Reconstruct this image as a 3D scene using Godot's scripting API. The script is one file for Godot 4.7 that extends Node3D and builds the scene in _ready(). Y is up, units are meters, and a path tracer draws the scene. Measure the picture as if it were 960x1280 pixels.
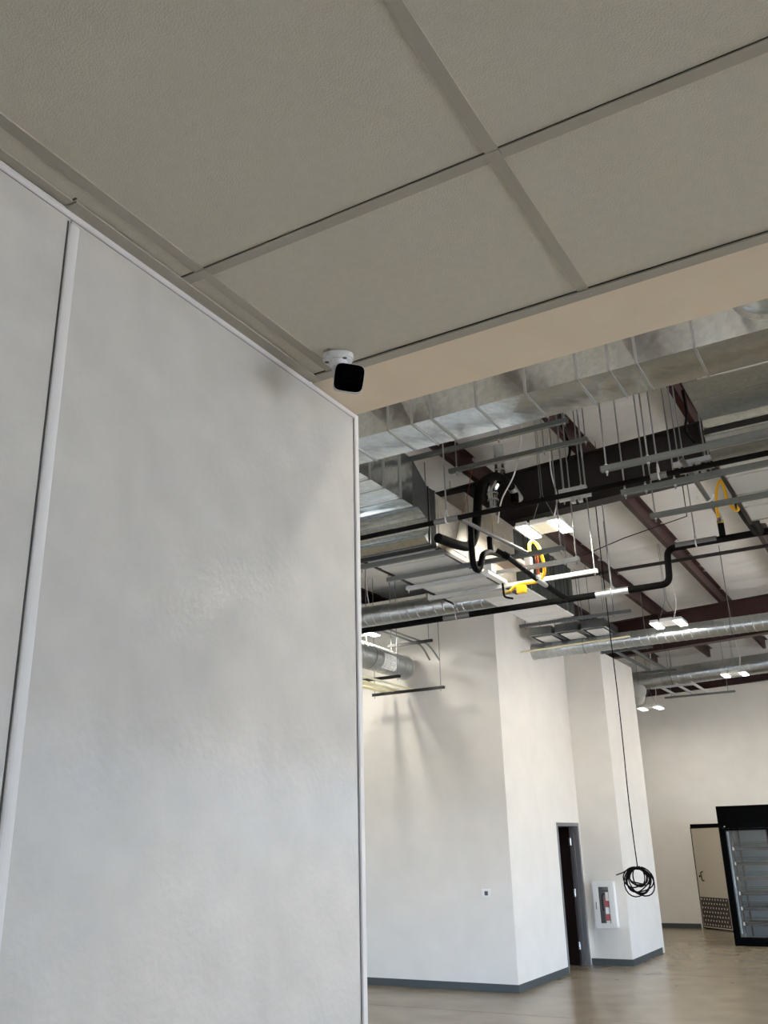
extends Node3D
# World: x right, y up, -z into the warehouse. Metres. The camera stands at (0, 1.93, 0) under a suspended ceiling.

var org := Vector3.ZERO
var M := {}
var taken := {}

# ------------------------------------------------------------------ helpers: naming and nodes
func numbered(called: String) -> String:
	if not taken.has(called):
		taken[called] = 0
		return called
	taken[called] += 1
	return "%s_%03d" % [called, taken[called]]

func tag(o: Node, label: String, category: String, group := "", kind := "") -> void:
	o.set_meta("label", label)
	o.set_meta("category", category)
	if group != "":
		o.set_meta("group", group)
	if kind != "":
		o.set_meta("kind", kind)

func thing(called: String, label: String, category: String, at: Vector3, group := "", kind := "") -> Node3D:
	var o := Node3D.new()
	o.name = numbered(called)
	add_child(o)
	o.position = at
	org = at
	tag(o, label, category, group, kind)
	return o

func put(called: String, st: SurfaceTool, mat: Material, parent: Node) -> MeshInstance3D:
	var o := MeshInstance3D.new()
	o.name = called
	o.mesh = st.commit()
	o.material_override = mat
	parent.add_child(o, true)
	return o

func single(called: String, label: String, category: String, at: Vector3, st: SurfaceTool, mat: Material, group := "", kind := "") -> MeshInstance3D:
	var o := MeshInstance3D.new()
	o.name = numbered(called)
	o.mesh = st.commit()
	o.material_override = mat
	add_child(o)
	o.position = at
	tag(o, label, category, group, kind)
	return o

# ------------------------------------------------------------------ helpers: geometry (vertices are world places minus org)
func S() -> SurfaceTool:
	var st := SurfaceTool.new()
	st.begin(Mesh.PRIMITIVE_TRIANGLES)
	return st

func tri(st: SurfaceTool, a: Vector3, b: Vector3, c: Vector3, n: Vector3) -> void:
	if (b - a).cross(c - a).dot(n) > 0.0:
		var t := b
		b = c
		c = t
	for p in [a, b, c]:
		st.set_normal(n)
		st.set_uv(Vector2(0, 0))
		st.add_vertex(p - org)

func quad(st: SurfaceTool, a: Vector3, b: Vector3, c: Vector3, d: Vector3, n: Vector3) -> void:
	tri(st, a, b, c, n)
	tri(st, a, c, d, n)

func flat(st: SurfaceTool, pts: Array, centre: Vector3) -> void:
	# a convex polygon facing away from centre
	var n: Vector3 = (pts[1] - pts[0]).cross(pts[2] - pts[0])
	if n.length() < 1e-12:
		return
	n = n.normalized()
	var mid := Vector3.ZERO
	for p in pts:
		mid += p
	mid /= pts.size()
	if n.dot(mid - centre) < 0.0:
		n = -n
	for i in range(1, pts.size() - 1):
		tri(st, pts[0], pts[i], pts[i + 1], n)

func bx(st: SurfaceTool, lo: Vector3, hi: Vector3) -> void:
	var c := (lo + hi) * 0.5
	var p := []
	for i in 8:
		p.append(Vector3(hi.x if i & 1 else lo.x, hi.y if i & 2 else lo.y, hi.z if i & 4 else lo.z))
	for f in [[0, 1, 3, 2], [4, 5, 7, 6], [0, 1, 5, 4], [2, 3, 7, 6], [0, 2, 6, 4], [1, 3, 7, 5]]:
		flat(st, [p[f[0]], p[f[1]], p[f[2]], p[f[3]]], c)

func cb(st: SurfaceTool, lo: Vector3, hi: Vector3, b: float, xf := Transform3D()) -> void:
	# a box with chamfered edges, optionally placed by xf
	var c := (lo + hi) * 0.5
	var h := (hi - lo) * 0.5
	var cc := xf * c
	var ax := [Vector3.RIGHT, Vector3.UP, Vector3.BACK]
	var at := func(s: Vector3, k: int) -> Vector3:
		# the corner s pulled in along the two axes other than k
		var v := Vector3(s.x * (h.x - b), s.y * (h.y - b), s.z * (h.z - b))
		v[k] = s[k] * h[k]
		return xf * (c + v)
	for k in 3:
		var u := (k + 1) % 3
		var w := (k + 2) % 3
		for s in [-1.0, 1.0]:
			var q := []
			for t in [[-1.0, -1.0], [1.0, -1.0], [1.0, 1.0], [-1.0, 1.0]]:
				var sg := Vector3.ZERO
				sg[k] = s
				sg[u] = t[0]
				sg[w] = t[1]
				q.append(at.call(sg, k))
			flat(st, q, cc)
			for s2 in [-1.0, 1.0]:
				var e := []
				for t in [-1.0, 1.0]:
					var sg := Vector3.ZERO
					sg[k] = s
					sg[u] = s2
					sg[w] = t
					e.append([at.call(sg, k), at.call(sg, u)])
				flat(st, [e[0][0], e[0][1], e[1][1], e[1][0]], cc)
	for i in 8:
		var sg := Vector3(1 if i & 1 else -1, 1 if i & 2 else -1, 1 if i & 4 else -1)
		flat(st, [at.call(sg, 0), at.call(sg, 1), at.call(sg, 2)], cc)

func smooth_tri(st: SurfaceTool, p: Array, n: Array) -> void:
	var o := [0, 1, 2]
	if (p[1] - p[0]).cross(p[2] - p[0]).dot(n[0] + n[1] + n[2]) > 0.0:
		o = [0, 2, 1]
	for i in o:
		st.set_normal(n[i])
		st.set_uv(Vector2(0, 0))
		st.add_vertex(p[i] - org)

func tube(st: SurfaceTool, pts: Array, r: float, sides := 8, cap := true) -> void:
	var rings := []
	var t0: Vector3 = (pts[1] - pts[0]).normalized()
	var side: Vector3 = t0.cross(Vector3.UP)
	if side.length() < 0.05:
		side = t0.cross(Vector3.RIGHT)
	side = side.normalized()
	for i in pts.size():
		var t: Vector3
		if i == 0:
			t = t0
		elif i == pts.size() - 1:
			t = (pts[i] - pts[i - 1]).normalized()
		else:
			t = ((pts[i] - pts[i - 1]).normalized() + (pts[i + 1] - pts[i]).normalized()).normalized()
		side = (side - t * side.dot(t)).normalized()
		var up := t.cross(side)
		var ring := []
		for k in sides:
			var a := TAU * k / sides
			var n := side * cos(a) + up * sin(a)
			ring.append([pts[i] + n * r, n, t])
		rings.append(ring)
	for i in pts.size() - 1:
		for k in sides:
			var a: Array = rings[i][k]
			var b: Array = rings[i][(k + 1) % sides]
			var c: Array = rings[i + 1][(k + 1) % sides]
			var d: Array = rings[i + 1][k]
			smooth_tri(st, [a[0], b[0], c[0]], [a[1], b[1], c[1]])
			smooth_tri(st, [a[0], c[0], d[0]], [a[1], c[1], d[1]])
	if cap:
		for e in [0, pts.size() - 1]:
			var n: Vector3 = rings[e][0][2] * (-1.0 if e == 0 else 1.0)
			for k in range(1, sides - 1):
				tri(st, rings[e][0][0], rings[e][k][0], rings[e][k + 1][0], n)

func bend(pts: Array, r: float, n := 5) -> Array:
	# the polyline with rounded corners
	var out := [pts[0]]
	for i in range(1, pts.size() - 1):
		var a: Vector3 = pts[i - 1] - pts[i]
		var b: Vector3 = pts[i + 1] - pts[i]
		var d := minf(r, minf(a.length(), b.length()) * 0.49)
		var p: Vector3 = pts[i] + a.normalized() * d
		var q: Vector3 = pts[i] + b.normalized() * d
		for k in n + 1:
			var t := float(k) / n
			out.append(p * (1 - t) * (1 - t) + pts[i] * 2 * t * (1 - t) + q * t * t)
	out.append(pts[-1])
	return out

func curve(pts: Array, n := 6) -> Array:
	# Catmull-Rom through the points
	var out := []
	for i in pts.size() - 1:
		var a: Vector3 = pts[maxi(i - 1, 0)]
		var d: Vector3 = pts[mini(i + 2, pts.size() - 1)]
		for k in n:
			out.append(pts[i].cubic_interpolate(pts[i + 1], a, d, float(k) / n))
	out.append(pts[-1])
	return out

func lathe(st: SurfaceTool, at: Vector3, axis: Vector3, prof: Array, sides := 16) -> void:
	# prof: [radius, distance along axis]; flat-shaded between rings, smooth around
	axis = axis.normalized()
	var u := axis.cross(Vector3.UP)
	if u.length() < 0.1:
		u = axis.cross(Vector3.RIGHT)
	u = u.normalized()
	var v := axis.cross(u)
	for i in prof.size() - 1:
		var dr: float = prof[i + 1][0] - prof[i][0]
		var dh: float = prof[i + 1][1] - prof[i][1]
		for k in sides:
			var q := []
			var m := []
			for e in [[i, k], [i, k + 1], [i + 1, k + 1], [i + 1, k]]:
				var a: float = TAU * e[1] / sides
				var rad := u * cos(a) + v * sin(a)
				q.append(at + rad * prof[e[0]][0] + axis * prof[e[0]][1])
				m.append((rad * dh - axis * dr).normalized())
			if dh < 0:
				pass
			if prof[i][0] > 1e-6:
				smooth_tri(st, [q[0], q[1], q[2]], [m[0], m[1], m[2]])
			if prof[i + 1][0] > 1e-6:
				smooth_tri(st, [q[0], q[2], q[3]], [m[0], m[2], m[3]])
			elif prof[i][0] <= 1e-6:
				pass

func prism(st: SurfaceTool, poly: Array, o: Vector3, u: Vector3, v: Vector3, w: Vector3) -> void:
	# polygon of Vector2 in the plane u, v at o, drawn out along w
	var pp := PackedVector2Array(poly)
	var ids := Geometry2D.triangulate_polygon(pp)
	var n := w.normalized()
	for i in range(0, ids.size(), 3):
		var t := []
		for k in 3:
			t.append(o + u * pp[ids[i + k]].x + v * pp[ids[i + k]].y)
		tri(st, t[0], t[1], t[2], -n)
		tri(st, t[0] + w, t[1] + w, t[2] + w, n)
	var area := 0.0
	for i in pp.size():
		area += pp[i].cross(pp[(i + 1) % pp.size()])
	for i in pp.size():
		var a := pp[i]
		var b := pp[(i + 1) % pp.size()]
		var e := (b - a) * signf(area)
		var m := (u * e.y - v * e.x).normalized()
		var p := o + u * a.x + v * a.y
		var q := o + u * b.x + v * b.y
		quad(st, p, q, q + w, p + w, m)

func broken(st: SurfaceTool, a: Vector3, b: Vector3, c: Vector3, d: Vector3, out: Vector3, e: float) -> void:
	# a sheet metal panel with a diagonal cross break
	var m := (a + b + c + d) * 0.25 + out * e
	for q in [[a, b], [b, c], [c, d], [d, a]]:
		flat(st, [q[0], q[1], m], m - out)

func duct_section(st: SurfaceTool, lo: Vector3, hi: Vector3, axis: int, e: float) -> void:
	var u := (axis + 1) % 3
	var w := (axis + 2) % 3
	for s in [0, 1]:
		for kk in [[u, w], [w, u]]:
			var k: int = kk[0]
			var j: int = kk[1]
			var q := []
			for t in [[0, 0], [1, 0], [1, 1], [0, 1]]:
				var p := Vector3.ZERO
				p[k] = hi[k] if s == 1 else lo[k]
				p[axis] = hi[axis] if t[0] == 1 else lo[axis]
				p[j] = hi[j] if t[1] == 1 else lo[j]
				q.append(p)
			var o := Vector3.ZERO
			o[k] = 1.0 if s == 1 else -1.0
			broken(st, q[0], q[1], q[2], q[3], o, e)

func ring_bars(st: SurfaceTool, lo: Vector3, hi: Vector3, axis: int, at: float, wide: float, proud: float) -> void:
	# four bars round a duct where two sections join
	var a := lo - Vector3.ONE * proud
	var b := hi + Vector3.ONE * proud
	a[axis] = at - wide * 0.5
	b[axis] = at + wide * 0.5
	for k in 3:
		if k == axis:
			continue
		var l := a
		var h := b
		h[k] = lo[k] + 0.002
		bx(st, l, h)
		l = a
		l[k] = hi[k] - 0.002
		bx(st, l, b)

func duct(t: Node3D, lo: Vector3, hi: Vector3, axis: int, cuts: Array, mat: Material, mat_joint: Material, e := 0.006, proud := 0.014, wide := 0.028) -> void:
	var last: float = lo[axis]
	var all := cuts.duplicate()
	all.append(hi[axis])
	var i := 0
	for c in all:
		var l := lo
		var h := hi
		l[axis] = last
		h[axis] = c
		var st := S()
		duct_section(st, l, h, axis, e * (1.0 if i % 3 != 1 else -0.7))
		put("sheet_panel", st, mat, t)
		last = c
		i += 1
	for c in cuts:
		var st := S()
		ring_bars(st, lo, hi, axis, c, wide, proud)
		put("joint_flange", st, mat_joint, t)
	for c in [lo[axis], hi[axis]]:
		var st := S()
		var a := lo + Vector3.ONE * 0.001
		var b := hi - Vector3.ONE * 0.001
		a[axis] = c - 0.002
		b[axis] = c + 0.002
		bx(st, a, b)
		put("end_cap", st, mat, t)

func strut_x(st: SurfaceTool, x0: float, x1: float, y: float, z: float) -> void:
	# slotted channel, open side up; y is its underside
	var h := 0.0205
	var k := 0.003
	var poly := [Vector2(-h, 0), Vector2(h, 0), Vector2(h, 0.041), Vector2(h - 0.009, 0.041), Vector2(h - 0.009, 0.038), Vector2(h - k, 0.038), Vector2(h - k, k), Vector2(-h + k, k), Vector2(-h + k, 0.038), Vector2(-h + 0.009, 0.038), Vector2(-h + 0.009, 0.041), Vector2(-h, 0.041)]
	prism(st, poly, Vector3(x0, y, z), Vector3.BACK, Vector3.UP, Vector3(x1 - x0, 0, 0))

func strut_z(st: SurfaceTool, z0: float, z1: float, y: float, x: float) -> void:
	var h := 0.0205
	var k := 0.003
	var poly := [Vector2(-h, 0), Vector2(h, 0), Vector2(h, 0.041), Vector2(h - 0.009, 0.041), Vector2(h - 0.009, 0.038), Vector2(h - k, 0.038), Vector2(h - k, k), Vector2(-h + k, k), Vector2(-h + k, 0.038), Vector2(-h + 0.009, 0.038), Vector2(-h + 0.009, 0.041), Vector2(-h, 0.041)]
	prism(st, poly, Vector3(x, y, z0), Vector3.RIGHT, Vector3.UP, Vector3(0, 0, z1 - z0))

func purlin_y(x: float) -> float:   # underside of the purlins, top of the rafters
	return 6.16 + 0.042 * x

func roof_y(x: float) -> float:     # underside of the roof
	return purlin_y(x) + 0.205

func nut(st: SurfaceTool, at: Vector3, r := 0.011) -> void:
	lathe(st, at, Vector3.UP, [[0.0, 0.0], [r, 0.0], [r, 0.012], [0.0, 0.012]], 6)

func trapeze(label: String, x0: float, x1: float, y: float, z: float, rods: Array, group: String, mat: Material, tops := []) -> Node3D:
	var t := thing("trapeze_hanger", label, "pipe hanger", Vector3((x0 + x1) * 0.5, y, z), group)
	var st := S()
	strut_x(st, x0, x1, y, z)
	put("strut_channel", st, mat, t)
	for i in rods.size():
		var x: float = rods[i]
		var top: float = roof_y(x) if tops.is_empty() else tops[i]
		var sr := S()
		tube(sr, [Vector3(x, y - 0.035, z), Vector3(x, top, z)], 0.0065, 6)
		put("threaded_rod", sr, M.rod, t)
		var sn := S()
		nut(sn, Vector3(x, y - 0.013, z))
		nut(sn, Vector3(x, y + 0.042, z))
		put("nut", sn, M.zinc, t)
	return t

func noise_tex(kind: int, freq: float, size: int, c0: Color, c1: Color, seed_n: int, oct := 4, as_normal := false, bump := 4.0) -> NoiseTexture2D:
	var n := FastNoiseLite.new()
	n.noise_type = kind
	n.frequency = freq
	n.seed = seed_n
	n.fractal_octaves = oct
	if kind == FastNoiseLite.TYPE_CELLULAR:
		n.cellular_return_type = FastNoiseLite.RETURN_CELL_VALUE
		n.fractal_type = FastNoiseLite.FRACTAL_NONE
	var t := NoiseTexture2D.new()
	t.width = size
	t.height = size
	t.seamless = true
	t.noise = n
	if as_normal:
		t.as_normal_map = true
		t.bump_strength = bump
	else:
		var g := Gradient.new()
		g.set_color(0, c0)
		g.set_color(1, c1)
		t.color_ramp = g
	return t

func plain(c: Color, rough := 0.6, metal := 0.0) -> StandardMaterial3D:
	var m := StandardMaterial3D.new()
	m.albedo_color = c
	m.roughness = rough
	m.metallic = metal
	return m

func tri_map(m: StandardMaterial3D, scale: float) -> StandardMaterial3D:
	m.uv1_triplanar = true
	m.uv1_world_triplanar = true
	m.uv1_scale = Vector3.ONE * scale
	return m

func materials() -> void:
	var frp := tri_map(plain(Color(0.735, 0.725, 0.70), 0.1), 2.4)
	frp.metallic_specular = 0.2
	frp.normal_enabled = true
	frp.normal_texture = noise_tex(FastNoiseLite.TYPE_SIMPLEX_SMOOTH, 0.02, 1024, Color.BLACK, Color.WHITE, 11, 4, true, 5.0)
	frp.normal_scale = 0.19
	frp.albedo_texture = noise_tex(FastNoiseLite.TYPE_SIMPLEX, 0.004, 512, Color(0.95, 0.95, 0.95), Color(1, 1, 1), 3)
	M.frp = frp
	M.mould = plain(Color(0.79, 0.785, 0.775), 0.4)
	M.mould.metallic_specular = 0.3
	M.gap = plain(Color(0.22, 0.21, 0.19), 0.8)
	var tile := tri_map(plain(Color(0.80, 0.785, 0.735), 0.75), 2.0)
	tile.normal_enabled = true
	tile.normal_texture = noise_tex(FastNoiseLite.TYPE_SIMPLEX, 0.09, 1024, Color.BLACK, Color.WHITE, 5, 4, true, 5.0)
	tile.normal_scale = 0.2
	tile.albedo_texture = noise_tex(FastNoiseLite.TYPE_SIMPLEX, 0.03, 512, Color(0.975, 0.975, 0.975), Color(1, 1, 1), 6)
	M.tile = tile
	M.tee = plain(Color(0.66, 0.645, 0.60), 0.55)
	var paint := tri_map(plain(Color(0.92, 0.865, 0.78), 0.7), 1.0)
	paint.albedo_texture = noise_tex(FastNoiseLite.TYPE_SIMPLEX, 0.008, 512, Color(0.965, 0.965, 0.965), Color(1, 1, 1), 8)
	M.header = paint
	var wall := tri_map(plain(Color(0.89, 0.875, 0.845), 0.45), 0.4)
	wall.albedo_texture = noise_tex(FastNoiseLite.TYPE_SIMPLEX, 0.006, 512, Color(0.97, 0.97, 0.97), Color(1, 1, 1), 9)
	wall.normal_enabled = true
	wall.normal_texture = noise_tex(FastNoiseLite.TYPE_SIMPLEX_SMOOTH, 0.01, 512, Color.BLACK, Color.WHITE, 12, 3, true, 3.0)
	wall.normal_scale = 0.12
	M.wall = wall
	var conc := tri_map(plain(Color(0.565, 0.52, 0.445), 0.27), 0.14)
	conc.albedo_texture = noise_tex(FastNoiseLite.TYPE_SIMPLEX_SMOOTH, 0.009, 1024, Color(0.87, 0.87, 0.87), Color(1.0, 0.99, 0.975), 21, 3)
	M.concrete = conc
	M.joint = plain(Color(0.22, 0.2, 0.18), 0.8)
	M.base = plain(Color(0.26, 0.285, 0.29), 0.5)
	var gal := tri_map(plain(Color(0.87, 0.89, 0.89), 0.17, 1.0), 1.6)
	gal.albedo_texture = noise_tex(FastNoiseLite.TYPE_CELLULAR, 0.05, 512, Color(0.92, 0.92, 0.92), Color(1, 1, 1), 31)
	gal.normal_enabled = true
	gal.normal_texture = noise_tex(FastNoiseLite.TYPE_SIMPLEX_SMOOTH, 0.008, 512, Color.BLACK, Color.WHITE, 32, 2, true, 6.0)
	gal.normal_scale = 0.08
	M.gal = gal
	var dull := gal.duplicate() as StandardMaterial3D
	dull.albedo_color = Color(0.55, 0.57, 0.575)
	dull.roughness = 0.3
	var lined := gal.duplicate() as StandardMaterial3D  # darker galvanized copy: shading of the discharge duct sides put into the colour
	lined.albedo_color = Color(0.36, 0.39, 0.39)
	lined.roughness = 0.35
	M.lined = lined
	var rnd := gal.duplicate() as StandardMaterial3D
	rnd.albedo_color = Color(0.72, 0.74, 0.74)
	rnd.roughness = 0.36
	M.gal_round = rnd
	M.gal_dull = dull
	M.zinc = plain(Color(0.72, 0.73, 0.73), 0.35, 0.85)
	M.rod = plain(Color(0.55, 0.56, 0.56), 0.45, 0.7)
	M.strut = plain(Color(0.40, 0.42, 0.42), 0.5, 0.5)
	M.strut_white = plain(Color(0.72, 0.73, 0.73), 0.45, 0.4)
	M.rubber = plain(Color(0.03, 0.033, 0.036), 0.8)
	M.rubber.metallic_specular = 0.25
	M.black = plain(Color(0.014, 0.015, 0.017), 0.45)
	M.black.metallic_specular = 0.12
	M.black_gloss = plain(Color(0.006, 0.006, 0.007), 0.1)
	M.black_gloss.metallic_specular = 0.12
	M.canvas = plain(Color(0.07, 0.08, 0.085), 0.8)
	M.iron = plain(Color(0.17, 0.16, 0.155), 0.55, 0.3)
	var red := tri_map(plain(Color(0.215, 0.085, 0.08), 0.5), 1.0)
	red.albedo_texture = noise_tex(FastNoiseLite.TYPE_SIMPLEX, 0.012, 512, Color(0.78, 0.78, 0.78), Color(1, 1, 1), 41)
	M.primer = red
	M.shaded_primer = plain(Color(0.085, 0.06, 0.057), 0.55)  # near-black primer: shade on the nearest rafter put into the colour
	var ins := tri_map(plain(Color(0.84, 0.835, 0.82), 0.42), 0.8)
	ins.normal_enabled = true
	ins.normal_texture = noise_tex(FastNoiseLite.TYPE_SIMPLEX_SMOOTH, 0.012, 512, Color.BLACK, Color.WHITE, 43, 3, true, 5.0)
	ins.normal_scale = 0.3
	M.insul = ins
	var cab := tri_map(plain(Color(0.60, 0.575, 0.53), 0.5, 0.35), 1.2)
	cab.albedo_texture = noise_tex(FastNoiseLite.TYPE_SIMPLEX, 0.01, 512, Color(0.9, 0.9, 0.9), Color(1, 1, 1), 44)
	M.cabinet = cab
	M.pan = plain(Color(0.78, 0.79, 0.78), 0.4, 0.4)
	M.white = plain(Color(0.9, 0.9, 0.89), 0.4)
	M.white_gloss = plain(Color(0.88, 0.89, 0.9), 0.22)
	M.yellow = plain(Color(0.97, 0.74, 0.12), 0.4)
	M.lime = plain(Color(0.88, 0.83, 0.2), 0.4)
	M.cream = plain(Color(0.93, 0.9, 0.74), 0.5)
	M.frame_grey = plain(Color(0.46, 0.46, 0.47), 0.4, 0.3)
	M.maroon = plain(Color(0.10, 0.055, 0.055), 0.4)
	M.steel = plain(Color(0.85, 0.86, 0.87), 0.25, 0.9)
	M.tan_door = plain(Color(0.74, 0.70, 0.63), 0.5)
	M.plate = plain(Color(0.30, 0.265, 0.245), 0.5, 0.6)
	M.diamond = plain(Color(0.9, 0.87, 0.83), 0.4, 0.5)
	M.ext_red = plain(Color(0.70, 0.07, 0.08), 0.3)
	M.dark_grey = plain(Color(0.33, 0.33, 0.34), 0.6)
	M.pinkbox = plain(Color(0.82, 0.72, 0.64), 0.6)
	M.brass = plain(Color(0.72, 0.62, 0.36), 0.35, 0.85)
	M.copper = plain(Color(0.6, 0.33, 0.2), 0.4, 0.8)
	M.paper = plain(Color(0.92, 0.92, 0.9), 0.7)
	M.ink = plain(Color(0.35, 0.35, 0.36), 0.7)
	M.cooler_in = plain(Color(0.45, 0.52, 0.55), 0.5)
	M.dark_wire = plain(Color(0.2, 0.22, 0.24), 0.4, 0.4)
	M.rail = plain(Color(0.06, 0.075, 0.09), 0.5)
	var glass := plain(Color(0.9, 0.95, 0.97, 0.12), 0.02)
	glass.transparency = BaseMaterial3D.TRANSPARENCY_ALPHA
	M.glass = glass
	var clear := plain(Color(0.9, 0.95, 0.97, 0.02), 0.02)
	clear.transparency = BaseMaterial3D.TRANSPARENCY_ALPHA
	M.clear_glass = clear
	var shield := plain(Color(0.8, 0.82, 0.82), 0.3, 0.8)
	M.shield = shield
	M.grey_pipe = plain(Color(0.42, 0.42, 0.42), 0.45, 0.4)
	var lens := plain(Color(1, 1, 1), 0.3)
	lens.emission_enabled = true
	lens.emission = Color(1.0, 0.985, 0.95)
	lens.emission_energy_multiplier = LENS
	M.lens = lens
	var strip := plain(Color(0.42, 0.47, 0.5), 0.4)
	strip.emission_enabled = true
	strip.emission = Color(0.85, 0.94, 1.0)
	strip.emission_energy_multiplier = 0.06
	M.led_strip = strip
	var asphalt := tri_map(plain(Color(0.72, 0.71, 0.69), 0.9), 0.1)
	asphalt.albedo_texture = noise_tex(FastNoiseLite.TYPE_SIMPLEX, 0.02, 512, Color(0.85, 0.85, 0.85), Color(1, 1, 1), 51)
	M.paving = asphalt

const LENS := 6.0
const LAMP_ENERGY := 1.15

# ------------------------------------------------------------------ view, sky, sun, exposure
func view_and_light() -> void:
	var cam := Camera3D.new()
	cam.name = "camera"
	cam.position = Vector3(0, 1.93, 0)
	cam.rotation = Vector3(0.35154641, 0.51444656, -0.02592543)
	cam.fov = 58.905
	cam.near = 0.05
	cam.far = 300.0
	cam.current = true
	add_child(cam)
	var env := Environment.new()
	var sky := Sky.new()
	var sm := ProceduralSkyMaterial.new()
	sm.sky_top_color = Color(0.55, 0.70, 0.92)
	sm.sky_horizon_color = Color(0.78, 0.89, 1.0)
	sm.ground_bottom_color = Color(0.55, 0.54, 0.52)
	sm.ground_horizon_color = Color(0.80, 0.83, 0.86)
	sm.energy_multiplier = 1.0
	sky.sky_material = sm
	env.background_mode = Environment.BG_SKY
	env.sky = sky
	env.background_energy_multiplier = 9.2
	env.tonemap_mode = Environment.TONE_MAPPER_LINEAR
	env.tonemap_exposure = 2.15
	env.sdfgi_enabled = true
	env.ssao_enabled = true
	env.ssil_enabled = true
	var we := WorldEnvironment.new()
	we.name = "world_environment"
	we.environment = env
	add_child(we)
	var sun := DirectionalLight3D.new()
	sun.name = "sun"
	sun.light_color = Color(1.0, 0.96, 0.9)
	sun.light_energy = 10.0
	sun.light_angular_distance = 0.6
	sun.shadow_enabled = true
	sun.rotation = Vector3(deg_to_rad(-46), deg_to_rad(75), 0)
	add_child(sun)

# ------------------------------------------------------------------ the near room: ceiling, panelled wall, header
func near_room() -> void:
	org = Vector3.ZERO
	var st := S()
	bx(st, Vector3(-10, -0.2, -23.5), Vector3(8.3, 0, 4.4))
	var fl := single("floor", "polished brown grey concrete floor with cloudy stains running through the whole building", "floor", Vector3.ZERO, st, M.concrete, "", "structure")
	var sj := S()
	for z in [-11.3, -15.2, -19.2]:
		bx(sj, Vector3(-9.8, -0.001, z - 0.003), Vector3(8.0, 0.0008, z + 0.003))
	for x in [-2.0, 2.5, 7.0]:
		bx(sj, Vector3(x - 0.003, -0.001, -22.7), Vector3(x + 0.003, 0.0008, -2.0))
	put("saw_cut", sj, M.joint, fl)
	st = S()
	bx(st, Vector3(8.35, -0.35, -45), Vector3(70, -0.15, 30))
	bx(st, Vector3(-40, -0.35, -1.6), Vector3(-1.3, -0.15, 30))
	bx(st, Vector3(6.45, -0.35, -1.6), Vector3(8.35, -0.15, 30))
	single("ground", "pale concrete paving outside the storefront windows", "paving", Vector3.ZERO, st, M.paving, "", "structure")

	# suspended ceiling: tiles and tees are pieces of it
	var xs := [-1.082, -1.03, -0.416, 0.195, 0.806, 1.417, 2.028, 2.639, 3.25, 3.861, 4.472, 5.083, 5.694, 6.0]
	var zs := [-1.595, -1.133, 0.087, 1.307, 2.527, 3.747, 4.2]
	st = S()
	bx(st, Vector3(-1.26, 3.02, -1.612), Vector3(6.4, 3.12, 4.4))
	var ce := single("ceiling", "suspended ceiling of large pale stippled tiles in a flat metal grid", "ceiling", Vector3.ZERO, st, M.tile, "", "structure")
	for i in xs.size() - 1:
		for j in zs.size() - 1:
			var t := S()
			cb(t, Vector3(xs[i] - (0.016 if i == 0 else 0.006) + (0.0 if i == 0 else 0.012), 2.983, zs[j + 1] + 0.006), Vector3(xs[i + 1] - 0.006, 3.0, zs[j] - 0.006), 0.002)
			put("ceiling_tile", t, M.tile, ce)
	for j in range(1, zs.size() - 1):
		for i in xs.size() - 1:
			var t := S()
			var z: float = zs[j]
			bx(t, Vector3(xs[i] + (0.0125 if i > 0 else -0.002), 2.980, z - 0.012), Vector3(xs[i + 1] + 0.0115, 2.9835, z + 0.012))
			bx(t, Vector3(xs[i] + (0.0125 if i > 0 else 0.0), 2.983, z - 0.008), Vector3(xs[i + 1], 3.02, z + 0.004))
			put("grid_tee", t, M.tee, ce)
	for i in range(1, xs.size() - 1):
		for j in zs.size() - 1:
			var t := S()
			var x: float = xs[i]
			bx(t, Vector3(x - 0.0115, 2.9805, zs[j + 1] + 0.0125), Vector3(x + 0.0115, 2.984, zs[j] - 0.0125))
			bx(t, Vector3(x - 0.004, 2.984, zs[j + 1]), Vector3(x + 0.004, 3.02, zs[j]))
			put("grid_tee", t, M.tee, ce)
	# perimeter angles: along the header, and two lengths along the panelled wall
	var t1 := S()
	bx(t1, Vector3(-1.098, 2.9775, -1.612), Vector3(6.0, 2.9805, -1.583))
	put("wall_angle", t1, M.tee, ce)
	t1 = S()
	bx(t1, Vector3(-1.1, 2.979, -0.852), Vector3(-1.079, 2.982, 4.0))
	put("wall_angle", t1, M.tee, ce)
	t1 = S()
	bx(t1, Vector3(-1.1, 2.9765, -1.6), Vector3(-1.073, 2.9795, -0.855))
	put("wall_angle", t1, M.tee, ce)
	t1 = S()
	bx(t1, Vector3(-1.1, 2.982, -0.854), Vector3(-1.071, 2.9855, -0.8505))
	bx(t1, Vector3(-1.09, 2.981, -1.5835), Vector3(6.0, 2.9832, -1.5815))
	for z in [-1.133, 0.087]:
		bx(t1, Vector3(-1.08, 2.982, z + 0.0115), Vector3(6.0, 2.9832, z + 0.0138))
	put("shadow_gap", t1, M.gap, ce)
	t1 = S()
	for p in [[-0.405, -1.598], [-1.085, -1.14], [-1.083, -1.126]]:
		lathe(t1, Vector3(p[0], 2.9795 if p[1] > -1.5 else 2.9776, p[1]), Vector3.DOWN, [[0.0028, 0.0], [0.0022, 0.0014], [0.0, 0.0018]], 10)
	put("rivet", t1, M.zinc, ce)

	# header over the opening, and the rest of the warehouse's front wall
	st = S()
	bx(st, Vector3(-1.1, 2.98, -1.817), Vector3(6.2, 6.25, -1.612))
	bx(st, Vector3(6.2, 0, -1.817), Vector3(8.0, 6.55, -1.612))
	bx(st, Vector3(-10.0, 2.9, -1.817), Vector3(-1.26, 6.2, -1.612))
	bx(st, Vector3(-10.0, 0, -1.817), Vector3(-9.4, 2.9, -1.612))
	bx(st, Vector3(-7.2, 0, -1.817), Vector3(-5.3, 2.9, -1.612))
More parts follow.
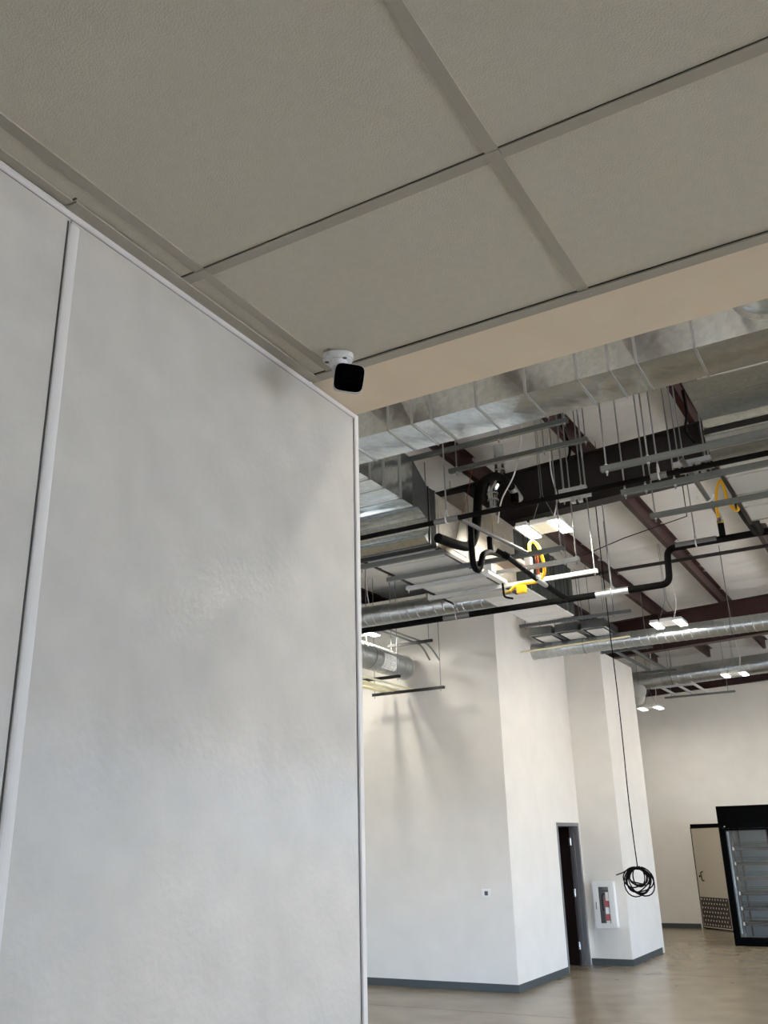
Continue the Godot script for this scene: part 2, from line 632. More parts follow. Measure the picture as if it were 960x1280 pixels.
	bx(st, Vector3(-2.6, 0, -1.817), Vector3(-1.26, 2.9, -1.612))
	bx(st, Vector3(-1.26, 2.98, -1.817), Vector3(-1.1, 6.2, -1.612))
	single("wall_front", "cream painted header spanning the opening between tiled ceiling and warehouse", "wall", Vector3.ZERO, st, M.header, "", "structure")

	# panelled wall on the left
	st = S()
	bx(st, Vector3(-1.26, 0, -1.812), Vector3(-1.104, 2.979, 4.2))
	bx(st, Vector3(-1.26, 2.978, -1.612), Vector3(-1.101, 3.02, 4.2))
	var wl := single("wall_left", "glossy white wall of plastic sheets with slim joint mouldings", "wall", Vector3.ZERO, st, M.white, "", "structure")
	var cuts := [-1.797, -0.868, 0.352, 1.572, 2.792, 4.0]
	for i in cuts.size() - 1:
		var p := S()
		cb(p, Vector3(-1.1045, 0.1, cuts[i] + 0.0015), Vector3(-1.1, 2.968, cuts[i + 1] - 0.0035), 0.001)
		put("wall_panel", p, M.frp, wl)
	for i in range(1, cuts.size() - 1):
		var p := S()
		var poly := []
		for k in 9:
			var a := PI * k / 8.0
			poly.append(Vector2(-cos(a) * 0.0115, sin(a) * 0.005))
		prism(p, poly, Vector3(-1.1005, 0.1, cuts[i] - 0.0095), Vector3.BACK, Vector3.RIGHT, Vector3(0, 2.852, 0))
		put("joint_moulding", p, M.mould, wl)
		p = S()
		bx(p, Vector3(-1.1005, 0.1, cuts[i] + 0.0025), Vector3(-1.0992, 2.955, cuts[i] + 0.0055))
		put("joint_gap", p, M.gap, wl)
	var p2 := S()
	cb(p2, Vector3(-1.104, 2.963, -1.81), Vector3(-1.0975, 2.9765, 4.0), 0.002)
	put("top_moulding", p2, M.mould, wl)
	p2 = S()
	cb(p2, Vector3(-1.104, 0.0, -1.819), Vector3(-1.0965, 2.976, -1.800), 0.002)
	put("corner_moulding", p2, M.mould, wl)
	p2 = S()
	bx(p2, Vector3(-1.1, 0.0, -1.8002), Vector3(-1.0991, 2.952, -1.7975))
	bx(p2, Vector3(-1.1, 2.961, -1.8), Vector3(-1.0993, 2.963, 4.0))
	put("moulding_gap", p2, plain(Color(0.5, 0.48, 0.5), 0.7), wl)
	p2 = S()
	cb(p2, Vector3(-1.262, 0.0, -1.8205), Vector3(-1.102, 2.979, -1.8125), 0.002)
	put("end_panel", p2, M.mould, wl)

	st = S()
	bx(st, Vector3(-1.26, 0, 4.2), Vector3(6.4, 3.2, 4.4))
	bx(st, Vector3(6.2, 2.85, -1.612), Vector3(6.4, 3.2, 4.2))
	bx(st, Vector3(6.2, 0, -1.612), Vector3(6.4, 2.85, 2.3))
	bx(st, Vector3(6.2, 0, 3.8), Vector3(6.4, 2.85, 4.2))
	single("wall_rear", "plain pale walls closing the tiled room behind the viewer", "wall", Vector3.ZERO, st, M.wall, "", "structure")

	for q in [["window_7", "storefront window in the front wall, behind the panelled wall", -5.3, -2.6], ["window_8", "storefront window in the front wall, far corner behind the panelled wall", -9.4, -7.2]]:
		var w := thing(q[0], q[1], "window", Vector3((q[2] + q[3]) * 0.5, 0, -1.7), "", "structure")
		var f := S()
		for yy in [[0.0, 0.12], [1.95, 2.01], [2.82, 2.9]]:
			bx(f, Vector3(q[2], yy[0], -1.77), Vector3(q[3], yy[1], -1.66))
		for k in 3:
			var x := lerpf(q[2] + 0.03, q[3] - 0.03, k / 2.0)
			bx(f, Vector3(x - 0.03, 0.12, -1.77), Vector3(x + 0.03, 2.82, -1.66))
		put("window_frame", f, M.dark_grey, w)
		for k in 2:
			for yy in [[0.12, 1.95], [2.01, 2.82]]:
				var g := S()
				bx(g, Vector3(lerpf(q[2] + 0.03, q[3] - 0.03, k / 2.0) + 0.03, yy[0], -1.718), Vector3(lerpf(q[2] + 0.03, q[3] - 0.03, (k + 1) / 2.0) - 0.03, yy[1], -1.712))
				put("pane", g, M.glass, w)
	org = Vector3.ZERO
	storefront("window_6", "unseen storefront window added to brighten the tiled room, off to the right of the viewer", 6.2, 2.3, 3.8, 2.85)  # added out of view to bring more daylight into this room

func storefront(called: String, label: String, x0: float, zb: float, za: float, top: float) -> void:
	var w := thing(called, label, "window", Vector3(x0 + 0.1, 0, (za + zb) * 0.5), "", "structure")
	var f := S()
	bx(f, Vector3(x0 + 0.05, 0, zb), Vector3(x0 + 0.15, 0.12, za))
	bx(f, Vector3(x0 + 0.05, top - 0.08, zb), Vector3(x0 + 0.15, top, za))
	bx(f, Vector3(x0 + 0.05, top - 1.0, zb), Vector3(x0 + 0.15, top - 0.94, za))
	for k in 4:
		var z := lerpf(za - 0.03, zb + 0.03, k / 3.0)
		bx(f, Vector3(x0 + 0.05, 0.12, z - 0.03), Vector3(x0 + 0.15, top - 0.08, z + 0.03))
	put("window_frame", f, M.dark_grey, w)
	for k in 3:
		var zc := lerpf(za - 0.03, zb + 0.03, k / 3.0)
		var zd := lerpf(za - 0.03, zb + 0.03, (k + 1) / 3.0)
		for yy in [[0.12, top - 1.0], [top - 0.94, top - 0.08]]:
			var g := S()
			bx(g, Vector3(x0 + 0.096, yy[0], zd + 0.03), Vector3(x0 + 0.102, yy[1], zc - 0.03))
			put("pane", g, M.glass, w)
	org = Vector3.ZERO

# ------------------------------------------------------------------ warehouse shell
func warehouse() -> void:
	org = Vector3.ZERO
	var st := S()
	# outer walls
	prism(st, [Vector2(-10, 0), Vector2(8.3, 0), Vector2(8.3, 5.3), Vector2(-1.2, 5.36), Vector2(-6.0, 5.17), Vector2(-10, 5.0)], Vector3(0, 0, -22.95), Vector3.RIGHT, Vector3.UP, Vector3(0, 0, 0.2))
	single("wall_back", "tall off-white back wall of the warehouse behind the glass cooler", "wall", Vector3.ZERO, st, M.wall, "", "structure")
	st = S()
	prism(st, [Vector2(-10, 4.9), Vector2(8.3, 5.1), Vector2(8.3, 6.9), Vector2(-10, 6.2)], Vector3(0, 0, -23.15), Vector3.RIGHT, Vector3.UP, Vector3(0, 0, 0.2))
	single("wall_insulation", "white faced insulation closing the gable above the back wall", "insulation", Vector3.ZERO, st, M.insul, "", "structure")
	st = S()
	bx(st, Vector3(-10.0, 0, -22.95), Vector3(-9.8, 6.3, -1.6))
	single("wall_outer", "white outer side wall hidden beyond the corner room", "wall", Vector3.ZERO, st, M.wall, "", "structure")
	# right wall with storefront windows
	st = S()
	var x0 := 8.0
	var x1 := 8.3
	bx(st, Vector3(x0, 3.3, -22.95), Vector3(x1, 6.8, -1.6))
	bx(st, Vector3(x0, 0, -2.2), Vector3(x1, 3.3, -1.6))
	bx(st, Vector3(x0, 0, -22.95), Vector3(x1, 3.3, -21.0))
	var bays := [-2.2, -7.4, -10.8, -14.2, -17.6, -21.0]
	for i in range(1, 5):
		bx(st, Vector3(x0, 0, bays[i] - 0.4), Vector3(x1, 3.3, bays[i] + 0.4))
	single("wall_right", "white side wall holding the storefront windows", "wall", Vector3.ZERO, st, M.wall, "", "structure")
	for i in 5:
		storefront("window_%d" % (i + 1), "storefront window with dark frame, bay %s from the front of the warehouse" % ["nearest", "second", "third", "fourth", "farthest"][i], x0, bays[i + 1] + (0.4 if i < 4 else 0.0), bays[i] - (0.4 if i > 0 else 0.0), 3.3)
	org = Vector3.ZERO

	# roof of sagging white faced insulation, one sheet between each two purlins
	st = S()
	prism(st, [Vector2(-10, 6.05), Vector2(8.4, 6.83), Vector2(8.4, 6.93), Vector2(-10, 6.15)], Vector3(0, 0, -23.2), Vector3.RIGHT, Vector3.UP, Vector3(0, 0, 21.6))
	var roof := single("roof", "metal roof lined with wrinkled white insulation sheets between purlins", "roof", Vector3(0, 0.06, 0), st, M.insul, "", "structure")
	var nz := FastNoiseLite.new()
	nz.seed = 77
	nz.frequency = 0.9
	nz.fractal_octaves = 3
	var px := []
	for k in range(-6, 13):
		px.append(-2.685 + 1.268 * k)
	for b in px.size() - 1:
		var xa: float = maxf(px[b], -9.9)
		var xb: float = minf(px[b + 1], 8.1)
		if xb <= xa:
			continue
		var g := S()
		var nx := 6
		var nn := 150
		var hs := []
		for i in nx + 1:
			var col := []
			for j in nn + 1:
				var u := float(i) / nx
				var x := lerpf(xa, xb, u)
				var z := lerpf(-1.7, -23.0, float(j) / nn)
				var edge := sin(PI * u)
				var w := nz.get_noise_2d(b * 17.3 + u * 0.35, z * 3.6) * 0.085 + nz.get_noise_2d(b * 5.1 + u * 1.3 + 90.0, z * 1.0) * 0.03
				col.append(Vector3(x, roof_y(x) - 0.06 - 0.035 * edge + w * (0.25 + edge), z))
			hs.append(col)
		for i in nx:
			for j in nn:
				var q := [hs[i][j], hs[i + 1][j], hs[i + 1][j + 1], hs[i][j + 1]]
				var n := []
				for e in [[i, j], [i + 1, j], [i + 1, j + 1], [i, j + 1]]:
					var i0 := maxi(e[0] - 1, 0)
					var i1 := mini(e[0] + 1, nx)
					var j0 := maxi(e[1] - 1, 0)
					var j1 := mini(e[1] + 1, nn)
					var v: Vector3 = (hs[i1][e[1]] - hs[i0][e[1]]).cross(hs[e[0]][j1] - hs[e[0]][j0]).normalized()
					n.append(v if v.y < 0 else -v)
				smooth_tri(g, [q[0], q[1], q[2]], [n[0], n[1], n[2]])
				smooth_tri(g, [q[0], q[2], q[3]], [n[0], n[2], n[3]])
		put("insulation_sheet", g, M.insul, roof)

	# red primed purlins (zed section) and rafters
	var pl := ["above the far left ducts by the outer wall", "above the left spiral duct near the corner room", "third to the left of the light row", "second to the left of the light row", "directly left of the light row", "just right of the light row", "above the right hand air handler", "nearest the right edge of view"]
	for k in range(-4, 4):
		var x := -2.685 + 1.268 * k
		var y := purlin_y(x)
		org = Vector3.ZERO
		st = S()
		prism(st, [Vector2(0, 0), Vector2(-0.07, 0), Vector2(-0.07, 0.018), Vector2(-0.064, 0.018), Vector2(-0.064, 0.006), Vector2(-0.006, 0.006), Vector2(-0.006, 0.2), Vector2(0.065, 0.2), Vector2(0.065, 0.188), Vector2(0.059, 0.188), Vector2(0.059, 0.194), Vector2(0, 0.194)], Vector3(x, y, -22.85), Vector3.RIGHT, Vector3.UP, Vector3(0, 0, 21.0))
		single("purlin", "dark red primed steel purlin running away under the roof, " + pl[k + 4], "purlin", Vector3.ZERO, st, M.primer, "roof purlins", "structure")
	for r in [[-9.43, 0.6, "shade darkened steel rafter nearest, crossing close above the two air handlers"], [-17.64, 0.7, "red steel rafter crossing behind the middle pendant light"]]:
		org = Vector3.ZERO
		st = S()
		var z: float = r[0]
		var up := Vector3(0.042, 1, 0) * 0 + Vector3.UP
		var xa := -9.8
		var w := Vector3(17.8, 17.8 * 0.042, 0)
		var hd: float = r[1]
		prism(st, [Vector2(-0.1, 0), Vector2(0.1, 0), Vector2(0.1, 0.012), Vector2(0.005, 0.012), Vector2(0.005, hd - 0.012), Vector2(0.1, hd - 0.012), Vector2(0.1, hd), Vector2(-0.1, hd), Vector2(-0.1, hd - 0.012), Vector2(-0.005, hd - 0.012), Vector2(-0.005, 0.012), Vector2(-0.1, 0.012)], Vector3(xa, purlin_y(xa) - hd - 0.002, z), Vector3.BACK, up, w)
		var ra := single("rafter", r[2], "rafter", Vector3.ZERO, st, M.shaded_primer if z > -12.0 else M.primer, "", "structure")
		for x in [-6.5, -3.9, -1.4, 1.1]:
			var s2 := S()
			var yb := purlin_y(x) - hd + 0.012
			bx(s2, Vector3(x - 0.005, yb, z + 0.004), Vector3(x + 0.005, yb + hd - 0.03, z + 0.09))
			put("stiffener_plate", s2, M.shaded_primer if z > -12.0 else M.primer, ra)
	org = Vector3.ZERO
	st = S()
	prism(st, [Vector2(0, 0), Vector2(0.08, 0), Vector2(0.08, 0.01), Vector2(0.01, 0.01), Vector2(0.01, 0.39), Vector2(0.08, 0.39), Vector2(0.08, 0.4), Vector2(0, 0.4)], Vector3(-9.8, 5.01, -22.75), Vector3.BACK, Vector3.UP, Vector3(17.8, 17.8 * 0.04, 0))
	single("end_beam", "red primed end beam sitting on top of the back wall", "beam", Vector3.ZERO, st, M.primer, "", "structure")

	# corner room and pier
	st = S()
	bx(st, Vector3(-9.8, 0, -12.95), Vector3(-5.33, 5.75, -12.8))
	single("wall_room_front", "cream white front wall of the corner room with thermostat", "wall", Vector3.ZERO, st, M.wall, "", "structure")
	st = S()
	bx(st, Vector3(-5.48, 2.16, -15.97), Vector3(-5.33, 5.75, -12.95))
	bx(st, Vector3(-5.48, 0, -14.86), Vector3(-5.33, 2.16, -12.95))
	bx(st, Vector3(-5.48, 0, -15.97), Vector3(-5.33, 2.16, -15.86))
	single("wall_room_side", "bright daylit side wall of the corner room around the dark door", "wall", Vector3.ZERO, st, M.wall, "", "structure")
	st = S()
	bx(st, Vector3(-9.8, 0, -16.12), Vector3(-4.65, 5.1, -15.97))
	bx(st, Vector3(-9.8, 5.1, -16.12), Vector3(-5.48, 5.75, -15.97))
	single("wall_pier_front", "white pier face holding the fire extinguisher cabinet", "wall", Vector3.ZERO, st, M.wall, "", "structure")
	st = S()
	bx(st, Vector3(-4.8, 0, -17.87), Vector3(-4.65, 5.1, -16.12))
	bx(st, Vector3(-9.8, 0, -18.02), Vector3(-4.65, 5.1, -17.87))
	bx(st, Vector3(-9.8, 4.95, -17.87), Vector3(-4.8, 5.1, -16.12))
	single("wall_pier_side", "bright daylit side of the white pier beside the hanging cable coil", "wall", Vector3.ZERO, st, M.wall, "", "structure")
	# baseboards
	var bb := [["baseboard_front", "grey rubber base along the front of the corner room", Vector3(-9.8, 0, -12.8), Vector3(-5.324, 0.1, -12.792)],
		["baseboard_side", "grey rubber base along the side of the corner room up to the door", Vector3(-5.33, 0, -14.81), Vector3(-5.322, 0.1, -12.792)],
		["baseboard_pier", "grey rubber base under the extinguisher cabinet", Vector3(-5.33, 0, -15.97), Vector3(-4.644, 0.1, -15.962)],
		["baseboard_pier_side", "grey rubber base along the side of the pier", Vector3(-4.65, 0, -17.87), Vector3(-4.642, 0.1, -15.962)],
		["baseboard_back", "dark rubber base along the back wall left of the beige door", Vector3(-9.8, 0, -22.75), Vector3(-4.99, 0.1, -22.742)]]
	for b in bb:
		org = Vector3.ZERO
		st = S()
		cb(st, b[2], b[3], 0.003)
		single(b[0], b[1], "baseboard", Vector3.ZERO, st, M.base, "", "structure")

	# dark maroon door standing open into the corner room, grey metal frame
	var d := thing("door_1", "dark maroon door standing open inward in a grey metal frame", "door", Vector3(-5.4, 0, -15.36), "", "structure")
	st = S()
	for s in [[Vector3(-5.49, 0, -14.87), Vector3(-5.32, 2.2, -14.815)], [Vector3(-5.49, 0, -15.905), Vector3(-5.32, 2.2, -15.85)], [Vector3(-5.49, 2.145, -15.85), Vector3(-5.32, 2.2, -14.87)]]:
		cb(st, s[0], s[1], 0.004)
	bx(st, Vector3(-5.44, 0, -15.85), Vector3(-5.40, 2.145, -15.835))
	bx(st, Vector3(-5.44, 0, -14.885), Vector3(-5.40, 2.145, -14.87))
	put("door_frame", st, M.frame_grey, d)
	st = S()
	cb(st, Vector3(-6.36, 0.01, -15.835), Vector3(-5.46, 2.135, -15.79), 0.003)
	put("door_leaf", st, M.maroon, d)
	for y in [1.9, 1.1, 0.3]:
		st = S()
		bx(st, Vector3(-5.475, y - 0.057, -15.79), Vector3(-5.43, y + 0.057, -15.775))
		tube(st, [Vector3(-5.447, y - 0.06, -15.77), Vector3(-5.447, y + 0.06, -15.77)], 0.011, 10)
		put("hinge", st, M.steel, d)

# ------------------------------------------------------------------ ducts and air handlers
func ducts() -> void:
	var t := thing("main_duct", "long rectangular galvanized duct crossing right behind the cream header", "duct", Vector3(-1.5, 4.83, -5.585))
	duct(t, Vector3(-4.6, 4.83, -5.8), Vector3(1.9, 5.32, -5.37), 0, [-3.86, -3.34, -2.98, -2.78, -2.62, -2.26, -1.89, -1.52, -1.30, -1.12, -0.75, -0.1, 0.6, 1.2], M.gal, M.zinc, 0.003, 0.008, 0.016)
	# round take-off collar on the face of the main duct
	var st := S()
	lathe(st, Vector3(-0.26, 5.13, -5.372), Vector3.BACK, [[0.25, 0.0], [0.25, 0.012], [0.215, 0.02], [0.205, 0.05], [0.205, 0.3], [0.213, 0.31], [0.213, 0.33], [0.205, 0.34], [0.205, 0.9], [0.0, 0.9]], 32)
	put("take_off_collar", st, M.gal_round, t)
	for a in 10:
		st = S()
		var an := TAU * a / 10.0
		lathe(st, Vector3(-0.26 + cos(an) * 0.233, 5.13 + sin(an) * 0.233, -5.36), Vector3.BACK, [[0.008, 0.0], [0.006, 0.006], [0.0, 0.007]], 6)
		put("collar_rivet", st, M.steel, t)

	for side in 2:
		var dx := 0.0 if side == 0 else 2.62
		var tx := "left" if side == 0 else "right"
		var xa := -4.37 + dx + (0.82 if side == 1 else 0.0)
		var xb := xa + 0.81
		if side == 0:
			var b := thing("branch_duct", "rectangular galvanized branch duct leading from main duct to left air handler", "duct", Vector3(xb - 0.4, 4.81, -6.4))
			duct(b, Vector3(xa, 4.81, -6.84), Vector3(xb, 5.28, -5.81), 2, [-6.6, -6.3, -6.06], M.gal, M.zinc, 0.005, 0.01)
			# stepped transition down to the air handler
			var tr := thing("duct_transition", "curved sheet metal transition dropping to the left air handler", "duct", Vector3(xb - 0.4, 4.53, -7.0))
			var pf := [Vector2(-6.845, 4.81), Vector2(-6.93, 4.825), Vector2(-7.02, 4.80), Vector2(-7.09, 4.77), Vector2(-7.13, 4.73), Vector2(-7.135, 4.68), Vector2(-7.10, 4.62), Vector2(-7.04, 4.575), Vector2(-7.08, 4.55), Vector2(-7.14, 4.53), Vector2(-7.14, 5.09), Vector2(-6.845, 5.28)]
			for k in 9:
				# one gore per bend of the underside
				var s := S()
				var p0: Vector2 = pf[k]
				var p1: Vector2 = pf[k + 1]
				var mid := Vector3((xa + xb) * 0.5, (p0.y + p1.y) * 0.5 + 0.1, (p0.x + p1.x) * 0.5 + 0.05)
				flat(s, [Vector3(xa, p0.y, p0.x), Vector3(xb, p0.y, p0.x), Vector3(xb, p1.y, p1.x), Vector3(xa, p1.y, p1.x)], mid)
				put("gore", s, M.gal, tr)
				if k in [1, 3, 4, 6, 7]:
					s = S()
					tube(s, [Vector3(xa - 0.004, p0.y, p0.x), Vector3(xb + 0.004, p0.y, p0.x)], 0.007, 6)
					put("seam", s, M.gal_dull, tr)
			for x in [xa, xb - 0.002]:
				var s := S()
				prism(s, pf, Vector3(x, 0, 0), Vector3.BACK, Vector3.UP, Vector3(0.002, 0, 0))
				put("cheek_panel", s, M.gal_dull, tr)
			var s9 := S()
			flat(s9, [Vector3(xa, 5.09, -7.14), Vector3(xb, 5.09, -7.14), Vector3(xb, 5.28, -6.845), Vector3(xa, 5.28, -6.845)], Vector3(xa, 4.5, -7.0))
			put("top_panel", s9, M.gal_dull, tr)
		else:
			var tr := thing("duct_transition", "flared sheet metal transition from main duct to right air handler", "duct", Vector3(xb - 0.4, 4.53, -6.2))
			var pf := [Vector2(-5.815, 4.828), Vector2(-6.10, 4.82), Vector2(-6.44, 4.81), Vector2(-6.45, 4.745), Vector2(-6.452, 4.685), Vector2(-6.48, 4.65), Vector2(-6.56, 4.60), Vector2(-6.68, 4.545), Vector2(-6.68, 5.09), Vector2(-5.815, 5.3)]
			for k in 7:
				var s := S()
				var p0: Vector2 = pf[k]
				var p1: Vector2 = pf[k + 1]
				var mid := Vector3((xa + xb) * 0.5, (p0.y + p1.y) * 0.5 + 0.1, (p0.x + p1.x) * 0.5 + 0.05)
				flat(s, [Vector3(xa, p0.y, p0.x), Vector3(xb, p0.y, p0.x), Vector3(xb, p1.y, p1.x), Vector3(xa, p1.y, p1.x)], mid)
				put("gore", s, M.gal_round, tr)
				if k > 0:
					s = S()
					tube(s, [Vector3(xa - 0.003, p0.y, p0.x), Vector3(xb + 0.003, p0.y, p0.x)], 0.004, 6)
					put("seam", s, M.gal_dull, tr)
			for x in [xa, xb - 0.002]:
				var s := S()
				prism(s, pf, Vector3(x, 0, 0), Vector3.BACK, Vector3.UP, Vector3(0.002, 0, 0))
				put("cheek_panel", s, M.gal_dull, tr)
		var zf := -7.28 if side == 0 else -6.70
		var zr := -9.3 if side == 0 else -8.25
		var fx := thing("flexible_connector", "black canvas connector strip between transition and %s air handler" % tx, "duct connector", Vector3(xb - 0.4, 4.53, zf + 0.04))
		if side == 0:
			st = S()
			for q in [[Vector3(xa - 0.004, 4.526, zf), Vector3(xb + 0.004, 4.535, zf + 0.14)], [Vector3(xa - 0.004, 5.085, zf), Vector3(xb + 0.004, 5.094, zf + 0.14)], [Vector3(xa - 0.004, 4.53, zf), Vector3(xa + 0.004, 5.09, zf + 0.14)], [Vector3(xb - 0.004, 4.53, zf), Vector3(xb + 0.006, 5.09, zf + 0.14)]]:
				bx(st, q[0], q[1])
			put("canvas_band", st, M.canvas, fx)
			for z in [zf + 0.134, zf + 0.004]:
				st = S()
				ring_bars(st, Vector3(xa, 4.53, zf), Vector3(xb, 5.09, zf + 0.14), 2, z, 0.012, 0.01)
				put("metal_edging", st, M.gal_dull, fx)
		else:
			st = S()
			cb(st, Vector3(xa - 0.002, 4.69, -6.47), Vector3(xb + 0.002, 4.738, -6.442), 0.008)
			put("canvas_band", st, M.canvas, fx)
			st = S()
			bx(st, Vector3(xa - 0.003, 4.738, -6.456), Vector3(xb + 0.003, 4.75, -6.438))
			bx(st, Vector3(xa - 0.003, 4.676, -6.466), Vector3(xb + 0.003, 4.69, -6.440))
			put("metal_edging", st, M.gal, fx)

		var ah := thing("air_handler", ["grey beige air handler hung beside the round flue, black drain pipes on its side", "grey beige air handler at the right edge beside the looped yellow hose"][side], "air handler", Vector3(xb - 0.4, 4.53, (zf + zr) * 0.5))
		var zc := -8.0 if side == 0 else -7.5
		st = S()
		cb(st, Vector3(xa, 4.545, zc), Vector3(xb, 5.09, zf - 0.002), 0.01)
		put("fan_cabinet", st, M.cabinet, ah)
		st = S()
		cb(st, Vector3(xa, 4.545, zr), Vector3(xb, 5.33 if side == 0 else 5.09, zc - 0.004), 0.01)
		put("coil_cabinet", st, M.cabinet, ah)
		# access panels on the side facing the lights
		var zp := [[zf - 0.06, zc + 0.04], [zc - 0.05, (zc + zr) * 0.5 + 0.02], [(zc + zr) * 0.5 - 0.02, zr + 0.05]]
		for i in 3:
			st = S()
			cb(st, Vector3(xb - 0.004, 4.60, zp[i][1]), Vector3(xb + 0.008, 5.04 if i == 0 or side == 1 else 5.27, zp[i][0]), 0.004)
			var ap := put("access_panel", st, M.cabinet, ah)
			st = S()
			lathe(st, Vector3(xb + 0.008, 4.8, zp[i][0] - 0.05), Vector3.RIGHT, [[0.014, 0.0], [0.014, 0.01], [0.0, 0.012]], 10)
			put("latch", st, M.zinc, ap)
		# pans on the underside, with dark gaps between
		var zz := zf - 0.03
		var i := 0
		while zz - 0.2 > zr:
			var dz := [0.24, 0.42, 0.30, 0.36][i % 4] as float
			st = S()
			cb(st, Vector3(xa + 0.03, 4.528, maxf(zz - dz, zr + 0.01)), Vector3(xb - 0.03, 4.547, zz), 0.004)
			put("bottom_pan", st, M.pan, ah)
			zz -= dz + 0.035
			i += 1
		st = S()
		for x in [xa, xb - 0.025]:
			bx(st, Vector3(x, 4.520, zr), Vector3(x + 0.025, 4.524, zf))
			bx(st, Vector3(x + (0.021 if x > xa else 0.0), 4.524, zr), Vector3(x + (0.025 if x > xa else 0.004), 4.55, zf))
		put("angle_rail", st, M.iron, ah)

	# discharge duct beyond the left air handler
	t = thing("discharge_duct", "upright rectangular duct with shade toned sides and light toned underside beyond the left air handler", "duct", Vector3(-3.9, 4.68, -10.3))
	duct(t, Vector3(-4.21, 4.68, -11.28), Vector3(-3.56, 5.30, -9.32), 2, [-11.1, -10.95, -10.8, -10.62, -10.46, -10.3, -10.1, -9.9, -9.75, -9.6], M.lined, M.lined, 0.003, 0.006)
	st = S()
	for k in 6:
		var zb := -11.27 + k * 0.325
		var s := S()
		cb(s, Vector3(-4.2, 4.665, zb), Vector3(-3.57, 4.679, zb + 0.318), 0.004)
		put("bottom_panel", s, M.white, t)  # white panels stand for the light on the metal underside

	# spiral ducts
	spiral("left spiral duct joining the upright duct under the roof", Vector3(-9.6, 4.84, -10.27), Vector3(-4.224, 4.80, -10.27), 0.135)
	spiral("middle spiral duct leaving the corner room wall above the white pier", Vector3(-5.325, 4.91, -14.4), Vector3(3.0, 4.94, -14.4), 0.128)
	spiral("farthest spiral duct crossing high in front of the back wall", Vector3(-5.2, 5.135, -20.0), Vector3(3.0, 5.43, -20.0), 0.2)
	var lab := spiral("short spiral duct with a paper label, ending by the corner room", Vector3(-6.80, 4.553, -10.5), Vector3(-6.80, 4.54, -12.55), 0.185)
	# paper label wrapped on it
	org = lab.position
	st = S()
	var ink := S()
	for k in 10:
		var a0 := -0.95 + k * 0.13
		var a1 := a0 + 0.13
		var q := []
		for e in [[a0, -11.62], [a1, -11.62], [a1, -12.02], [a0, -12.02]]:
			q.append(Vector3(-6.80 + cos(e[0]) * 0.1875, 4.5455 + sin(e[0]) * 0.1875, e[1]))
		flat(st, q, Vector3(-6.80, 4.55, -11.8))
		if k > 0 and k < 9:
			var q2 := []
			var am := a0 + 0.05
			for e in [[am, -11.67], [am + 0.022, -11.67], [am + 0.022, -11.93 + 0.03 * (k % 3)], [am, -11.93 + 0.03 * (k % 3)]]:
				q2.append(Vector3(-6.80 + cos(e[0]) * 0.189, 4.5455 + sin(e[0]) * 0.189, e[1]))
			flat(ink, q2, Vector3(-6.80, 4.55, -11.8))
	var pl := put("paper_label", st, M.paper, lab)
	put("label_print", ink, M.ink, pl)

	# three boots above the middle spiral duct
	var nm := ["left steel duct boot with pale lining, nearest the corner room wall", "middle steel duct boot with pale lining, of three in a row", "right steel duct boot with pale lining, nearest the hanging cable"]
	for i in 3:
		var x := -5.12 + i * 0.43
		t = thing("duct_boot", nm[i], "duct boot", Vector3(x + 0.18, 5.02, -14.1), "boots over the middle spiral duct")
		st = S()
		for q in [[Vector3(x, 5.03, -13.76), Vector3(x + 0.37, 5.17, -13.75)], [Vector3(x, 5.03, -14.52), Vector3(x + 0.37, 5.17, -14.51)], [Vector3(x, 5.03, -14.51), Vector3(x + 0.01, 5.17, -13.76)], [Vector3(x + 0.36, 5.03, -14.51), Vector3(x + 0.37, 5.17, -13.76)], [Vector3(x + 0.01, 5.16, -14.51), Vector3(x + 0.36, 5.17, -13.76)]]:
			bx(st, q[0], q[1])
		put("boot_shell", st, M.gal_dull, t)
		st = S()
		cb(st, Vector3(x + 0.05, 5.02, -14.45), Vector3(x + 0.32, 5.04, -13.86), 0.005)
		put("pale_lining", st, M.white, t)
		st = S()
		ring_bars(st, Vector3(x, 5.03, -14.51), Vector3(x + 0.37, 5.17, -13.75), 1, 5.035, 0.012, 0.018)
		put("flange", st, M.zinc, t)
		for xx in [x + 0.06, x + 0.31]:
			st = S()
			tube(st, [Vector3(xx, 5.16, -14.1), Vector3(xx, roof_y(xx), -14.1)], 0.006, 6)
			put("hanger_rod", st, M.rod, t)
	# round duct end beside the pier
	t = thing("round_duct_end", "short round duct end with bright cap, tucked behind the pier", "duct", Vector3(-4.45, 4.95, -18.6))
	st = S()
	lathe(st, Vector3(-4.68, 4.70, -18.55), Vector3(0.35, 0.15, 1), [[0.0, -0.5], [0.13, -0.5], [0.13, 0.0], [0.137, 0.0], [0.137, 0.04], [0.0, 0.05]], 28)
	put("duct_cap", st, M.pan, t)
	st = S()
	tube(st, [Vector3(-4.75, 4.8, -18.8), Vector3(-4.75, roof_y(-4.75), -18.8)], 0.0065, 6)
	put("hanger_rod", st, M.rod, t)

